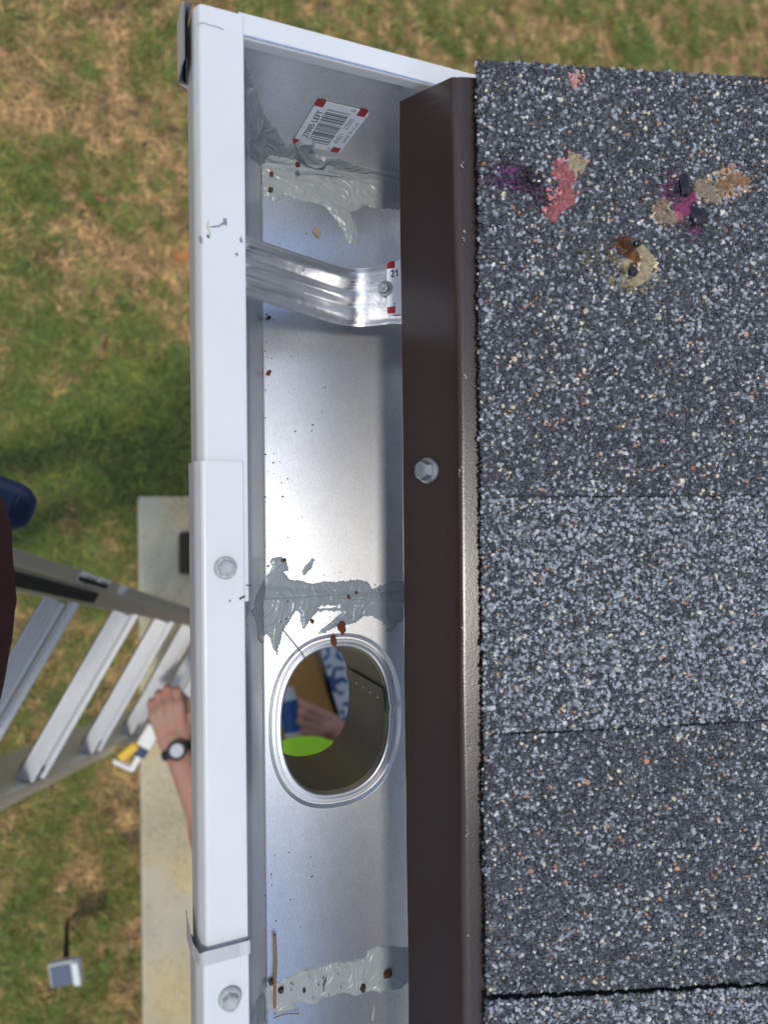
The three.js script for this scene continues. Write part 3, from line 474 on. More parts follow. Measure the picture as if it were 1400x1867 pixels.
function bead(path, r, seed, axisZ) {                 // thick fillet along a corner; path: [x, y, nx, ny], lying against the end plate
  const n = path.length - 1;
  return grid(n, 22, (u, v, i, j) => {
    const [x, y, nx, ny] = path[i], a = v * Math.PI / 2, k = r(u) * (0.72 + 0.5 * fbm(u * 14, v * 3, 3, seed) + 0.28 * stroke(u * 0.09, v * 0.012, seed, 0.2)) * (1 - 0.22 * Math.sin(2 * a)), q = k * Math.cos(a), w = k * Math.sin(a);
    return [x + nx * w, Y(y + ny * w), CAPZ + axisZ * q];
  });
}
{
  // end seam
  const Z1 = (l) => zoomPoly(580 / 1400, 320, 0, l), F = Z1([[385, 735], [480, 715], [620, 720], [760, 740], [1010, 790], [1010, 925], [900, 915], [825, 905], [800, 925], [768, 935], [790, 985], [805, 1030], [800, 1072], [765, 1078], [740, 1020], [700, 960], [655, 905], [600, 888], [545, 882], [480, 858], [440, 888], [385, 860]]).map(floorUV);
  const C = Z1([[265, 235], [305, 250], [330, 320], [352, 420], [395, 510], [445, 570], [485, 640], [520, 632], [555, 600], [598, 592], [612, 625], [590, 660], [640, 690], [720, 690], [790, 720], [880, 745], [1010, 770], [1010, 850], [600, 780], [400, 760], [270, 700]]).map(capUV);
  const Wp = Z1([[285, 600], [400, 640], [400, 720], [388, 735], [330, 700], [300, 712], [285, 650]]).map(wallUV);
  const inn = offset(outer(0), SKIN_T), path = []; let on = false;
  for (let i = 1; i < inn.length - 1; i++) { const [x, y] = inn[i]; if (y < -0.026 && x > 0.012 && y > -0.0895) on = true; if (!on || x > BACK - 0.002) continue; const b = inn[i + 1], m = Math.max(1, Math.ceil(Math.hypot(b[0] - x, b[1] - y) / 0.0012)); for (let k = 0; k < m; k++) { const q = [mix(x, b[0], k / m), mix(y, b[1], k / m)], l = Math.hypot(b[0] - x, b[1] - y); path.push([...q, -(b[1] - y) / l, (b[0] - x) / l]); } }
  const floorPiece = smear(F, [], 3, { thick: 0.0013, turn: 0.1, ragged: 0.0016, soft: 0.003 });
  const loop = (u, v) => { const p = capUV([560, 262]), q = capUV([575, 288]); const t = clamp(((u - p[0]) * (q[0] - p[0]) + (v - p[1]) * (q[1] - p[1])) / ((q[0] - p[0]) ** 2 + (q[1] - p[1]) ** 2)), d = Math.hypot(u - mix(p[0], q[0], t), v - mix(p[1], q[1], t)); return 0.0022 * Math.exp(-(((d - 0.0045) / 0.0011) ** 2)) + 0.0012 * step(0.0045, 0.002, d); };
  put('sealant', [onFloor(F, floorPiece), onCap(C, smear(C, [], 13, { thick: 0.0014, turn: 0.9, ragged: 0.0012, soft: 0.003, add: loop })), onWall(Wp, smear(Wp, [], 19, { thick: 0.001, turn: 1.4 })), bead(path, (u) => mix(0.0062, 0.0048, step(0.2, 0.9, u)), 23, 1)], mat({ color: lin(0.32, 0.34, 0.345), roughness: 0.27 }), gutter).userData.label = 'thick grey sealant smeared along the end cap';
}
{ // middle seam
  const Z4 = (l) => zoomPoly(310 / 1400, 440, 1000, l);
  const F = Z4([[150, 440], [170, 300], [200, 235], [235, 190], [252, 150], [232, 110], [250, 72], [330, 66], [375, 95], [392, 185], [352, 192], [405, 252], [480, 262], [560, 288], [680, 270], [800, 276], [850, 265], [960, 258], [1040, 270], [1082, 328], [1150, 300], [1240, 272], [1380, 262], [1380, 590], [1330, 600], [1290, 620], [1258, 690], [1195, 688], [1235, 640], [1200, 618], [1150, 602], [1080, 560], [1010, 556], [950, 610], [860, 636], [800, 636], [730, 680], [640, 705], [700, 640], [800, 560], [832, 525], [700, 510], [640, 520], [600, 560], [570, 600], [520, 668], [496, 600], [490, 550], [465, 515], [430, 545], [400, 600], [370, 650], [330, 720], [318, 790], [302, 885], [265, 830], [240, 740], [215, 700], [180, 740], [150, 770]]).map(floorUV);
  const hole = Z4([[632, 486], [660, 470], [720, 470], [795, 468], [790, 486], [720, 498], [640, 502]]).map(floorUV);
  const blob = Z4([[585, 78], [602, 98], [578, 160], [540, 205], [512, 222], [500, 195], [520, 150], [560, 112]]).map(floorUV), dab = Z4([[205, 150], [215, 130], [240, 138], [225, 160]]).map(floorUV);
  const Wp = Z4([[30, 425], [100, 400], [185, 240], [185, 780], [150, 745], [140, 620], [110, 560], [30, 580]]).map(wallUV);
  const a = floorUV(Z4([[300, 372]])[0]), b = floorUV(Z4([[1330, 432]])[0]);
  const seam = (u, v) => v - mix(a[1], b[1], (u - a[0]) / (b[0] - a[0])) - 0.0012 * (fbm(u * 180, 2, 3, 6) - 0.5);
  const rise = (f) => (u, v) => { const h = f(u, v); return h > 0 ? h + 0.0001 : h; };
  put('sealant', [onFloor(F, rise(smear(F, [hole], 31, { seam, thick: 0.0009 }))), onFloor(blob, smear(blob, [], 37, { thick: 0.0008, turn: 2.2, ragged: 0.0008 })), onFloor(dab, smear(dab, [], 38, { ragged: 0.0006 })), onWall(Wp, smear(Wp, [], 41, { thick: 0.0008, turn: 1.5, ragged: 0.001 }))], PUTTY, gutter).userData.label = 'blue-grey sealant smeared over the middle joint above the outlet';
}
{ // near seam
  const Z6 = (l) => zoomPoly(330 / 1400, 430, 1680, l);
  const F = Z6([[190, 525], [260, 508], [340, 470], [440, 420], [530, 376], [650, 366], [760, 326], [860, 320], [1015, 282], [1030, 230], [1110, 200], [1170, 206], [1240, 202], [1400, 215], [1400, 440], [1330, 480], [1290, 522], [1230, 542], [1190, 520], [1130, 562], [1060, 545], [1000, 552], [930, 588], [870, 560], [790, 572], [720, 592], [662, 590], [640, 642], [590, 652], [520, 622], [470, 628], [452, 690], [380, 712], [330, 728], [300, 692], [262, 690], [232, 800], [190, 800]]).map(floorUV);
  const tail = Z6([[1068, 640], [1080, 655], [1082, 720], [1076, 790], [1064, 790], [1068, 720]]).map(floorUV);
  const Wp = Z6([[80, 660], [150, 610], [220, 560], [235, 800], [80, 800]]).map(wallUV);
  put('sealant', [onFloor(F, smear(F, [], 53, { thick: 0.0009, turn: 0.35, soft: 0.002 })), onFloor(tail, smear(tail, [], 57, { ragged: 0.0005, turn: 1.5 })), onWall(Wp, smear(Wp, [], 59, { thick: 0.0009, turn: 0.9 }))], mat({ color: lin(0.35, 0.38, 0.38), roughness: 0.3 }), gutter).userData.label = 'pale grey sealant band slanting across the near joint';
}

// ================================================================ hanger
{
  const t = thing('gutter_hanger', 'shiny ribbed metal bracket bridging the gutter near its closed end', 'gutter bracket');
  const HB = [[0.012, -0.0062], [0.0200, -0.0085, 0.004], [0.0850, -0.0605, 0.011], [0.1060, -0.0385, 0.006], [0.119, -0.030]], line = fillet(HB, 8);
  const fine = []; for (let i = 0; i < line.length - 1; i++) { const a = line[i], b = line[i + 1], m = Math.max(1, Math.ceil(Math.hypot(b[0] - a[0], b[1] - a[1]) / 0.002)); for (let k = 0; k < m; k++) fine.push([mix(a[0], b[0], k / m), mix(a[1], b[1], k / m)]); } fine.push(line[line.length - 1]);
  const nrm = offset(fine, 1).map((p, i) => [p[0] - fine[i][0], p[1] - fine[i][1]]), A = atDepth(446, 476, 0.277).z, B = atDepth(650, 543, 0.352).z;
  const f = (dy) => grid(fine.length - 1, 48, (u, v, i) => {
    const [x, y] = fine[i], flat = step(0.070, 0.088, x), zc = mix(A, B, clamp((x - 0.02) / 0.065)), w = mix(0.0245, 0.0288, step(0.02, 0.1, x)) * (1 + 0.12 * step(0.098, 0.108, x)), s = v - 0.5;
    const rib = (1 - flat) * (0.0016 * Math.exp(-(((s - 0.03) / 0.07) ** 2)) - 0.0012 * Math.exp(-(((s - 0.16) / 0.06) ** 2)) - 0.0012 * Math.exp(-(((s + 0.12) / 0.06) ** 2)) + 0.0010 * Math.exp(-(((s + 0.3) / 0.07) ** 2)) + 0.0009 * Math.exp(-(((s - 0.34) / 0.07) ** 2))) - 0.0016 * step(0.40, 0.5, Math.abs(s)) * (1 - 0.5 * flat) + 0.00022 * (fbm(x * 60, s * 4, 2, 3) - 0.5);
    return [x + nrm[i][0] * (rib + dy), Y(y + nrm[i][1] * (rib + dy)), zc + s * w, x, s * w];
  });
  put('strap', [f(0), f(-0.0011)], BRIGHT, t);
  const d = new V3(0.021, 0.0215, 0).normalize(), n = new V3(-d.y, d.x, 0), pc = new V3(0.094, Y(-0.0508), mix(A, B, 1));
  const sp = onPlane(700, 525, pc.clone().addScaledVector(n, 0.003), n);
  hexScrew(t, ZINC, frameOf(n, sp.clone().addScaledVector(n, -0.0018), new V3(0.3, 0.2, 1)), 0.9);
  const c0 = onPlane(712, 526, pc.clone().addScaledVector(n, 0.0012), n), m = sticker(0.030, 0.026, basis(d.clone(), new V3(0, 0, -1), n, c0.clone().addScaledVector(d, 0.0132)), (q, W) => { q.font = '600 84px sans-serif'; q.fillText('21', W * 0.135, 112); q.font = '54px sans-serif'; q.fillText('0', W * 0.13, 392); }, 0.16);
  t.add(m);
}

// ================================================================ debris in the gutter
function flake(name, label, cat, x, y, w, h, turn, material, seed, thick = 0.0009, group) {
  const q = floorUV([x, y]), e = floorUV([x + w / 2, y]), f = floorUV([x, y + h / 2]), a = Math.abs(e[0] - q[0]), b = Math.abs(f[1] - q[1]), pts = [];
  for (let i = 0; i < 11; i++) { const t = i / 11 * 6.283, k = 0.72 + 0.5 * n2(i * 1.3, seed, 8); pts.push(new THREE.Vector2(a * k * Math.cos(t), b * k * Math.sin(t))); }
  const g = new THREE.ExtrudeGeometry(new THREE.Shape(pts), { depth: thick, bevelEnabled: true, bevelSize: a * 0.08, bevelThickness: thick * 0.3, bevelSegments: 1 });
  g.rotateX(Math.PI / 2); const p = g.attributes.position; for (let i = 0; i < p.count; i++) p.setY(i, p.getY(i) + 0.0007 * n2(p.getX(i) * 900, p.getZ(i) * 900, seed)); g.computeVertexNormals();
  g.rotateY(turn); g.rotateZ(0.15 * (hash(seed, 1, 1) - 0.5)); g.translate(q[0], floorAt(q[1]) + thick + 0.0004, q[1]);
  return tag(put(name, g, material), label, cat, group);
}
const GREYLEAF = mat({ color: lin(0.3, 0.25, 0.18), roughness: 0.8 });
flake('bark_chip', 'pointed red-brown bark chip just above the oval outlet', 'bark chip', 622, 1143, 14, 24, 0.1, BARK, 3).position.y += 0.0012;
flake('bark_chip', 'red-brown bark chip on the rim of the oval outlet', 'bark chip', 607, 1168, 11, 22, 0, BARK, 9, 0.001).position.y += 0.001;
flake('bark_chip', 'tiny square bark chip at the tip of a sealant smear left of the pointed chip', 'bark chip', 569, 1133, 7, 7, 0.3, BARK, 14).position.y += 0.0004;
flake('bark_chip', 'small brown bark chip stuck on the upper edge of the middle sealant at left', 'bark chip', 516, 1021, 9, 6, 0.2, BARK, 17).position.y += 0.0008;
flake('bark_chip', 'small brown bark chip in the middle sealant crease, left of the pair', 'bark chip', 634, 1088, 5, 7, 0.7, BARK, 19).position.y += 0.0014;
flake('bark_chip', 'small brown bark chip in the middle sealant crease, right of the pair', 'bark chip', 648, 1080, 6, 5, 0.2, BARK, 23).position.y += 0.0014;
flake('bark_chip', 'brown bark sliver against the front wall below the bracket', 'bark chip', 489, 680, 6, 13, -0.5, BARK, 29);
flake('leaf_fragment', 'grey-tan leaf fragment on bare metal between sealant and bracket', 'leaf fragment', 577, 424, 12, 18, 0.4, GREYLEAF, 31, 0.0005);
flake('leaf_fragment', 'ragged brown leaf fragment on the near sealant band', 'leaf fragment', 706, 1775, 15, 14, 0.4, mat({ color: lin(0.07, 0.035, 0.015), roughness: 0.8 }), 37).position.y += 0.0008;
flake('bark_chip', 'brown bark crumb in the corner of the end sealant', 'bark chip', 492, 322, 7, 7, 0.5, BARK, 38).position.y += 0.0022;
flake('bark_chip', 'dark bark crumb lowest in the corner of the end sealant', 'bark chip', 491, 350, 8, 7, 0.9, mat({ color: lin(0.06, 0.035, 0.02), roughness: 0.8 }), 41).position.y += 0.0018;
flake('seed', 'black seed on the near sealant beside the long needle', 'seed', 512, 1804, 9, 9, 0.1, SEED, 43, 0.0012).position.y += 0.0004;
flake('seed', 'black seed on bare metal left of the long needle', 'seed', 494, 1791, 7, 9, 0.4, SEED, 47, 0.0012);
flake('seed', 'black seed near the middle of the near sealant band', 'seed', 661, 1801, 8, 12, -0.3, SEED, 53, 0.0012).position.y += 0.0004;
flake('seed', 'small black seed right of the two beside the long needle', 'seed', 554, 1805, 4, 7, 0, SEED, 59, 0.001).position.y += 0.0004;
flake('dirt_crumb', 'black dirt crumb under the bracket by the front wall', 'dirt crumb', 489, 580, 9, 5, 0.1, SEED, 61, 0.0008);
{ // brown beetle-like bead on the end sealant
  const q = onPlane(543, 300, new V3(0, 0, CAPZ + 0.0075), ZA), g = new THREE.SphereGeometry(0.0013, 14, 10); g.scale(1, 0.85, 1.1); g.translate(q.x, q.y, q.z); tag(put('brown_bead', g, BARK), 'round brown bead stuck on the end sealant below the barcode label', 'seed');
}
function needle(name, label, cat, pts, r, material, lift = 0.001) { const q = pts.map(([x, y, h = 0]) => { const p = onPlane(x, y, FY.clone().setY(FY.y + lift + h), UP); return p; }); return tag(put(name, tube(q, r, 6), material), label, cat); }
needle('twig', 'long brown needle lying lengthwise across the near sealant', 'twig', [[501, 1704], [502, 1725], [503, 1760], [501, 1800], [501, 1838]], 0.00075, STRAW, 0.0013);
needle('pine_needle', 'thin dark needle slanting over the outlet rim from the sealant', 'pine needle', [[516, 1149], [530, 1166], [546, 1186], [557, 1202]], 0.00022, SEED, 0.0009);
needle('straw_bit', 'bits of straw below the near sealant beside the long needle', 'straw', [[500, 1856], [520, 1849], [545, 1848]], 0.0003, STRAW, 0.0005);
needle('straw_sliver', 'thin brown sliver stuck upright in the near sealant', 'straw', [[595, 1787], [591, 1797], [590, 1808]], 0.0004, STRAW, 0.0012);
{ // specks: dirt nobody could count along the front edge of the floor
  const r = rng(8), g = [];
  for (let i = 0; i < 140; i++) { const y = r() < 0.6 ? 560 + r() * 480 : r() < 0.5 ? 1480 + r() * 280 : 400 + r() * 1400, x = 484 + Math.pow(r(), 2.6) * 130, q = floorUV([x, y]), s = new THREE.IcosahedronGeometry(0.00012 + 0.00032 * r() ** 3, 0); s.scale(1, 0.5, 1 + r()); s.rotateY(r() * 3); s.translate(q[0], FY.y + 0.0001 + (q[1] > SEAM[0] ? -0.0011 : 0), q[1]); g.push(s); }
  for (let i = 0; i < 26; i++) { const q = floorUV([490 + r() * 235, 1040 + r() * 110]), s = new THREE.IcosahedronGeometry(0.0002 + 0.0003 * r() ** 2, 0); s.translate(q[0], FY.y + 0.0009, q[1]); g.push(s); }
  for (let i = 0; i < 30; i++) { const q = floorUV([500 + r() * 235, 1765 + r() * 60]), s = new THREE.IcosahedronGeometry(0.0002 + 0.0003 * r() ** 2, 0); s.translate(q[0], FY.y + 0.0006, q[1]); g.push(s); }
  tag(put('dirt_specks', g, SEED), 'fine black dirt specks scattered over the bare gutter floor', 'dirt', null, 'stuff');
}

// ================================================================ ladder
const LADDER = (() => { const PB = atDepth(223, 1114, 1.2), QB = atDepth(47, 1419, 1.2), PD = atDepth(343, 1139, 1.8), QD = atDepth(232, 1335, 1.8); return { P: (t) => PB.clone().lerp(PD, (t) / 2), Q: (t) => QB.clone().lerp(QD, t / 2) }; })();
{
  const t = thing('step_ladder', 'silver aluminium ladder with wide rungs standing below the gutter at left', 'ladder');
  const rail = mat({ color: lin(0.74, 0.73, 0.69), metalness: 0.9, roughness: 0.45, bumpMap: scaled(streaks, 0.2), bumpScale: 0.0002 }), tread = mat({ color: lin(0.58, 0.585, 0.59), metalness: 0.85, roughness: 0.42, bumpMap: scaled(streaks, 0.12), bumpScale: 0.0002 });
  const foot = (f) => { let k = 1.5; while (f(k).y > 0.07 && k < 8) k += 0.02; return k; };
  const kb = Math.min(foot(LADDER.P), foot(LADDER.Q)), top = -2.6;
  const along = LADDER.P(2).sub(LADDER.P(0)).normalize(), across = LADDER.Q(1).sub(LADDER.P(1)).normalize(), nrm = new V3().crossVectors(across, along).normalize(); if (nrm.y < 0) nrm.negate();
  const beam = (a, b, w, h, x, n, ox = 0, on = 0) => { const d = b.clone().sub(a), L = d.length(); d.normalize(); const xx = x.clone().addScaledVector(d, -x.dot(d)).normalize(), nn = new V3().crossVectors(d, xx); if (nn.dot(n) < 0) nn.negate(); const g = new RoundedBoxGeometry(w, L, h, 2, Math.min(w, h) * 0.3); g.translate(ox, 0, on); return place(g, basis(xx, d, nn, a.clone().lerp(b, 0.5))); };
  [[LADDER.P, -1], [LADDER.Q, 1]].forEach(([f, s]) => {
    const a = f(top), b = f(kb), side = across.clone().multiplyScalar(s);
    put('side_rail', [beam(a, b, 0.004, 0.084, side, nrm, 0.004, -0.027), beam(a, b, 0.026, 0.004, side, nrm, 0.016, 0.0145), beam(a, b, 0.026, 0.004, side, nrm, 0.016, -0.0665)], rail, t);
    put('foot_pad', beam(f(kb - 0.12), f(kb), 0.036, 0.084, side, nrm, 0.014, -0.021), DARK, t);
  });
  for (let k = -3; k <= Math.floor(kb); k++) {
    const tt = k + (k < 0 ? 0 : 0); if (tt < top) continue;
    const a = LADDER.P(tt), b = LADDER.Q(tt), flat = new V3(0, 1, 0), h = new V3().crossVectors(across, flat).normalize(); if (h.x < 0) h.negate();
    const g = [beam(a, b, 0.028, 0.004, h, flat, 0, 0.006), beam(a, b, 0.004, 0.03, h, flat, -0.012, -0.008), beam(a, b, 0.004, 0.026, h, flat, 0.010, -0.006), beam(a, b, 0.012, 0.003, h, flat, 0.024, -0.018), beam(a, b, 0.004, 0.016, h, flat, 0.0175, -0.0125), ...[-0.008, -0.003, 0.002, 0.007].map((q) => beam(a, b, 0.0025, 0.003, h, flat, q, 0.0085))];
    put('rung', g, tread, t);
    const br = (q, s) => { const c = q.clone().addScaledVector(across, -s * 0.03); return beam(q, c, 0.036, 0.026, h, flat, 0.002, -0.007); };
    put('rung_bracket', [br(b, 1)], mat({ color: lin(0.2, 0.21, 0.24), metalness: 0.7, roughness: 0.5 }), t);
  }
  const ins = (t0, t1, w, off, m, name, n = 0.019) => put(name, beam(LADDER.P(t0), LADDER.P(t1), w, 0.005, across.clone().negate(), nrm, off, n), m, t);
  ins(-2.4, -0.75, 0.015, 0.016, mat({ color: lin(0.006, 0.008, 0.02), roughness: 0.5 }), 'rubber_strip'); ins(-1.0, -0.62, 0.006, 0.034, DARK, 'latch_bar', 0.012);
  for (const k of [-0.86, -0.78, -0.62, -0.55, -0.24]) { const g = new THREE.CylinderGeometry(0.007, 0.007, 0.012, 14); g.applyMatrix4(frameOf(across.clone().negate(), LADDER.P(k).addScaledVector(across, -0.036).addScaledVector(nrm, 0.004))); put('rivet', g, BRIGHT, t); }
  ins(1.85, 2.25, 0.010, 0.030, DARK, 'latch_bar', 0.020);
  // lock on the lower rail
  const dp = 1.72, lock = new THREE.Group(); lock.name = 'rail_lock'; t.add(lock);
  const pt = (x, y, d = dp) => atDepth(x, y, d), view = EYE.clone().sub(pt(250, 1370)).normalize();
  const bar = (name, x0, y0, x1, y1, wpx, th, m, d = dp) => { const a = pt(x0, y0, d), b = pt(x1, y1, d), dir = b.clone().sub(a), L = dir.length(); dir.normalize(); const z = view.clone().addScaledVector(dir, -view.dot(dir)).normalize(); const g = new RoundedBoxGeometry(L, wpx * d / FOCAL, th, 3, th * 0.35); g.applyMatrix4(basis(dir, new V3().crossVectors(z, dir), z, a.lerp(b, 0.5))); put(name, g, m, lock); };
  const wp = mat({ color: lin(0.8, 0.8, 0.77), roughness: 0.5 }), nv = mat({ color: lin(0.012, 0.035, 0.11), roughness: 0.5 }), yl = mat({ color: lin(0.8, 0.5, 0.05), roughness: 0.4 });
  bar('white_plate', 284, 1324, 261, 1362, 28, 0.016, wp); bar('blue_band', 263, 1360, 252, 1378, 24, 0.018, nv); bar('bracket', 256, 1376, 240, 1405, 11, 0.012, wp); bar('bracket', 244, 1404, 207, 1387, 9, 0.012, wp); bar('yellow_lever', 251, 1357, 220, 1383, 17, 0.02, yl, dp - 0.01);
  bar('corner_plate', -20, 1452, 24, 1441, 20, 0.006, tread, 1.2); bar('corner_plate', 24, 1441, -20, 1424, 9, 0.006, tread, 1.2);
}

// ================================================================ people
// one continuous skin over a skeleton of tapered bones [from, to, radius, radius]
function flesh(bones, cell, k = 0.03) {
  const lo = new V3(1e9, 1e9, 1e9), hi = lo.clone().negate();
  for (const [a, b, ra, rb] of bones) for (const [p, r] of [[a, ra], [b, rb]]) { lo.min(p.clone().subScalar(r)); hi.max(p.clone().addScalar(r)); }
  const span = Math.max(hi.x - lo.x, hi.y - lo.y, hi.z - lo.z) + cell * 8, res = Math.ceil(span / cell), c = lo.clone().add(hi).multiplyScalar(0.5), mc = new MarchingCubes(res, new THREE.MeshBasicMaterial(), false, false, 400000), half = res / 2, s = span / res;
  mc.isolation = 0; const F = mc.field; F.fill(-0.2);
  for (const [a, b, ra, rb] of bones) {
    const m = Math.max(ra, rb) + k * 1.5 + cell * 2, e = b.clone().sub(a), ee = e.lengthSq() || 1e-9;
    const i0 = [0, 1, 2].map((q) => Math.max(0, Math.floor((Math.min(a.getComponent(q), b.getComponent(q)) - m - c.getComponent(q)) / s + half))), i1 = [0, 1, 2].map((q) => Math.min(res - 1, Math.ceil((Math.max(a.getComponent(q), b.getComponent(q)) + m - c.getComponent(q)) / s + half)));
    for (let z = i0[2]; z <= i1[2]; z++) for (let y = i0[1]; y <= i1[1]; y++) for (let x = i0[0]; x <= i1[0]; x++) {
      const px = c.x + (x - half) * s - a.x, py = c.y + (y - half) * s - a.y, pz = c.z + (z - half) * s - a.z, t = clamp((px * e.x + py * e.y + pz * e.z) / ee);
      const d = Math.hypot(px - e.x * t, py - e.y * t, pz - e.z * t) - mix(ra, rb, t), i = x + y * res + z * res * res, o = -F[i], h = clamp(0.5 + 0.5 * (o - d) / k);
      F[i] = -(mix(o, d, h) - k * h * (1 - h));
    }
  }
  mc.update();
  const p = new Float32Array(mc.positionArray.subarray(0, mc.count * 3)); for (let i = 0; i < p.length; i += 3) { p[i] = c.x + p[i] * span / 2; p[i + 1] = c.y + p[i + 1] * span / 2; p[i + 2] = c.z + p[i + 2] * span / 2; }
  let g = new THREE.BufferGeometry(); g.setAttribute('position', new THREE.BufferAttribute(p, 3)); g = mergeVertices(g, 1e-5); g.computeVertexNormals(); return g;
}
// a hand: palm, four fingers of different lengths bent at their knuckles, a thumb off the side
function hand(w, f, u, side, curl, thumb = 0.6) {
  const s = new V3().crossVectors(f, u).normalize().multiplyScalar(side), P = (a, b, c) => w.clone().addScaledVector(f, a).addScaledVector(s, b).addScaledVector(u, c), bones = [[P(-0.02, 0, 0), P(0.02, 0, 0), 0.026, 0.024]];
  [[0.030, 0.090, 0.072], [0.010, 0.096, 0.080], [-0.011, 0.092, 0.074], [-0.030, 0.084, 0.060]].forEach(([b, l, L], i) => {
    let p = P(l, b, 0), a = 0; bones.push([P(0.012, b * 0.6, -0.002), p, 0.016, 0.0115]);
    [0.45, 0.31, 0.24].forEach((k, j) => { a += curl[j]; const q = p.clone().addScaledVector(f, L * k * Math.cos(a)).addScaledVector(u, -L * k * Math.sin(a)); bones.push([p, q, 0.0098 - j * 0.0012, 0.0090 - j * 0.0013]); p = q; });
  });
  const t0 = P(0.022, 0.026, -0.006), t1 = P(0.055, 0.046, -0.018 * thumb), t2 = P(0.082, 0.046, -0.05 * thumb), t3 = P(0.100, 0.036, -0.075 * thumb);
  bones.push([t0, t1, 0.016, 0.0115], [t1, t2, 0.0115, 0.0098], [t2, t3, 0.0098, 0.0078]);
  return flesh(bones, 0.003, 0.007);
}
function headBones(c, f, up) {                        // skull, jaw, nose, ears round the head's middle c, looking along f
  const s = new V3().crossVectors(f, up).normalize(), P = (a, b, d) => c.clone().addScaledVector(f, a).addScaledVector(up, b).addScaledVector(s, d);
  return [[P(-0.025, 0.03, 0), P(0.02, 0.035, 0), 0.088, 0.082], [P(0.02, -0.03, 0), P(0.055, -0.085, 0), 0.062, 0.034], [P(0.088, 0.01, 0), P(0.108, -0.022, 0), 0.008, 0.013], [P(0.072, -0.055, -0.016), P(0.072, -0.055, 0.016), 0.017, 0.017], [P(-0.008, 0.012, 0.078), P(-0.008, -0.025, 0.076), 0.017, 0.012], [P(-0.008, 0.012, -0.078), P(-0.008, -0.025, -0.076), 0.017, 0.012], [P(-0.03, -0.05, 0), P(-0.05, -0.15, 0), 0.058, 0.06]];
}
const v = (x, y, z) => new V3(x, y, z);
function eyes(parent, c, f, up) { const s = new V3().crossVectors(f, up).normalize(); for (const k of [-1, 1]) { const g = new THREE.SphereGeometry(0.011, 12, 10), q = c.clone().addScaledVector(f, 0.086).addScaledVector(up, 0.012).addScaledVector(s, 0.032 * k); g.translate(q.x, q.y, q.z); put('eye', g, mat({ color: lin(0.5, 0.48, 0.45), roughness: 0.2 }), parent); } }
const cloth = (r, g, b) => mat({ color: lin(r, g, b), roughness: 0.9, sheen: 0.4, sheenRoughness: 0.6, bumpMap: scaled(grainy, 0.04), bumpScale: 0.001 });
function triUV(g, k = 1) { const p = g.attributes.position, uv = new Float32Array(p.count * 2); for (let i = 0; i < p.count; i++) { uv[i * 2] = (p.getX(i) * 0.5 + p.getZ(i)) * k; uv[i * 2 + 1] = (p.getY(i) + p.getX(i) * 0.3) * k; } g.setAttribute('uv', new THREE.BufferAttribute(uv, 2)); return g; }
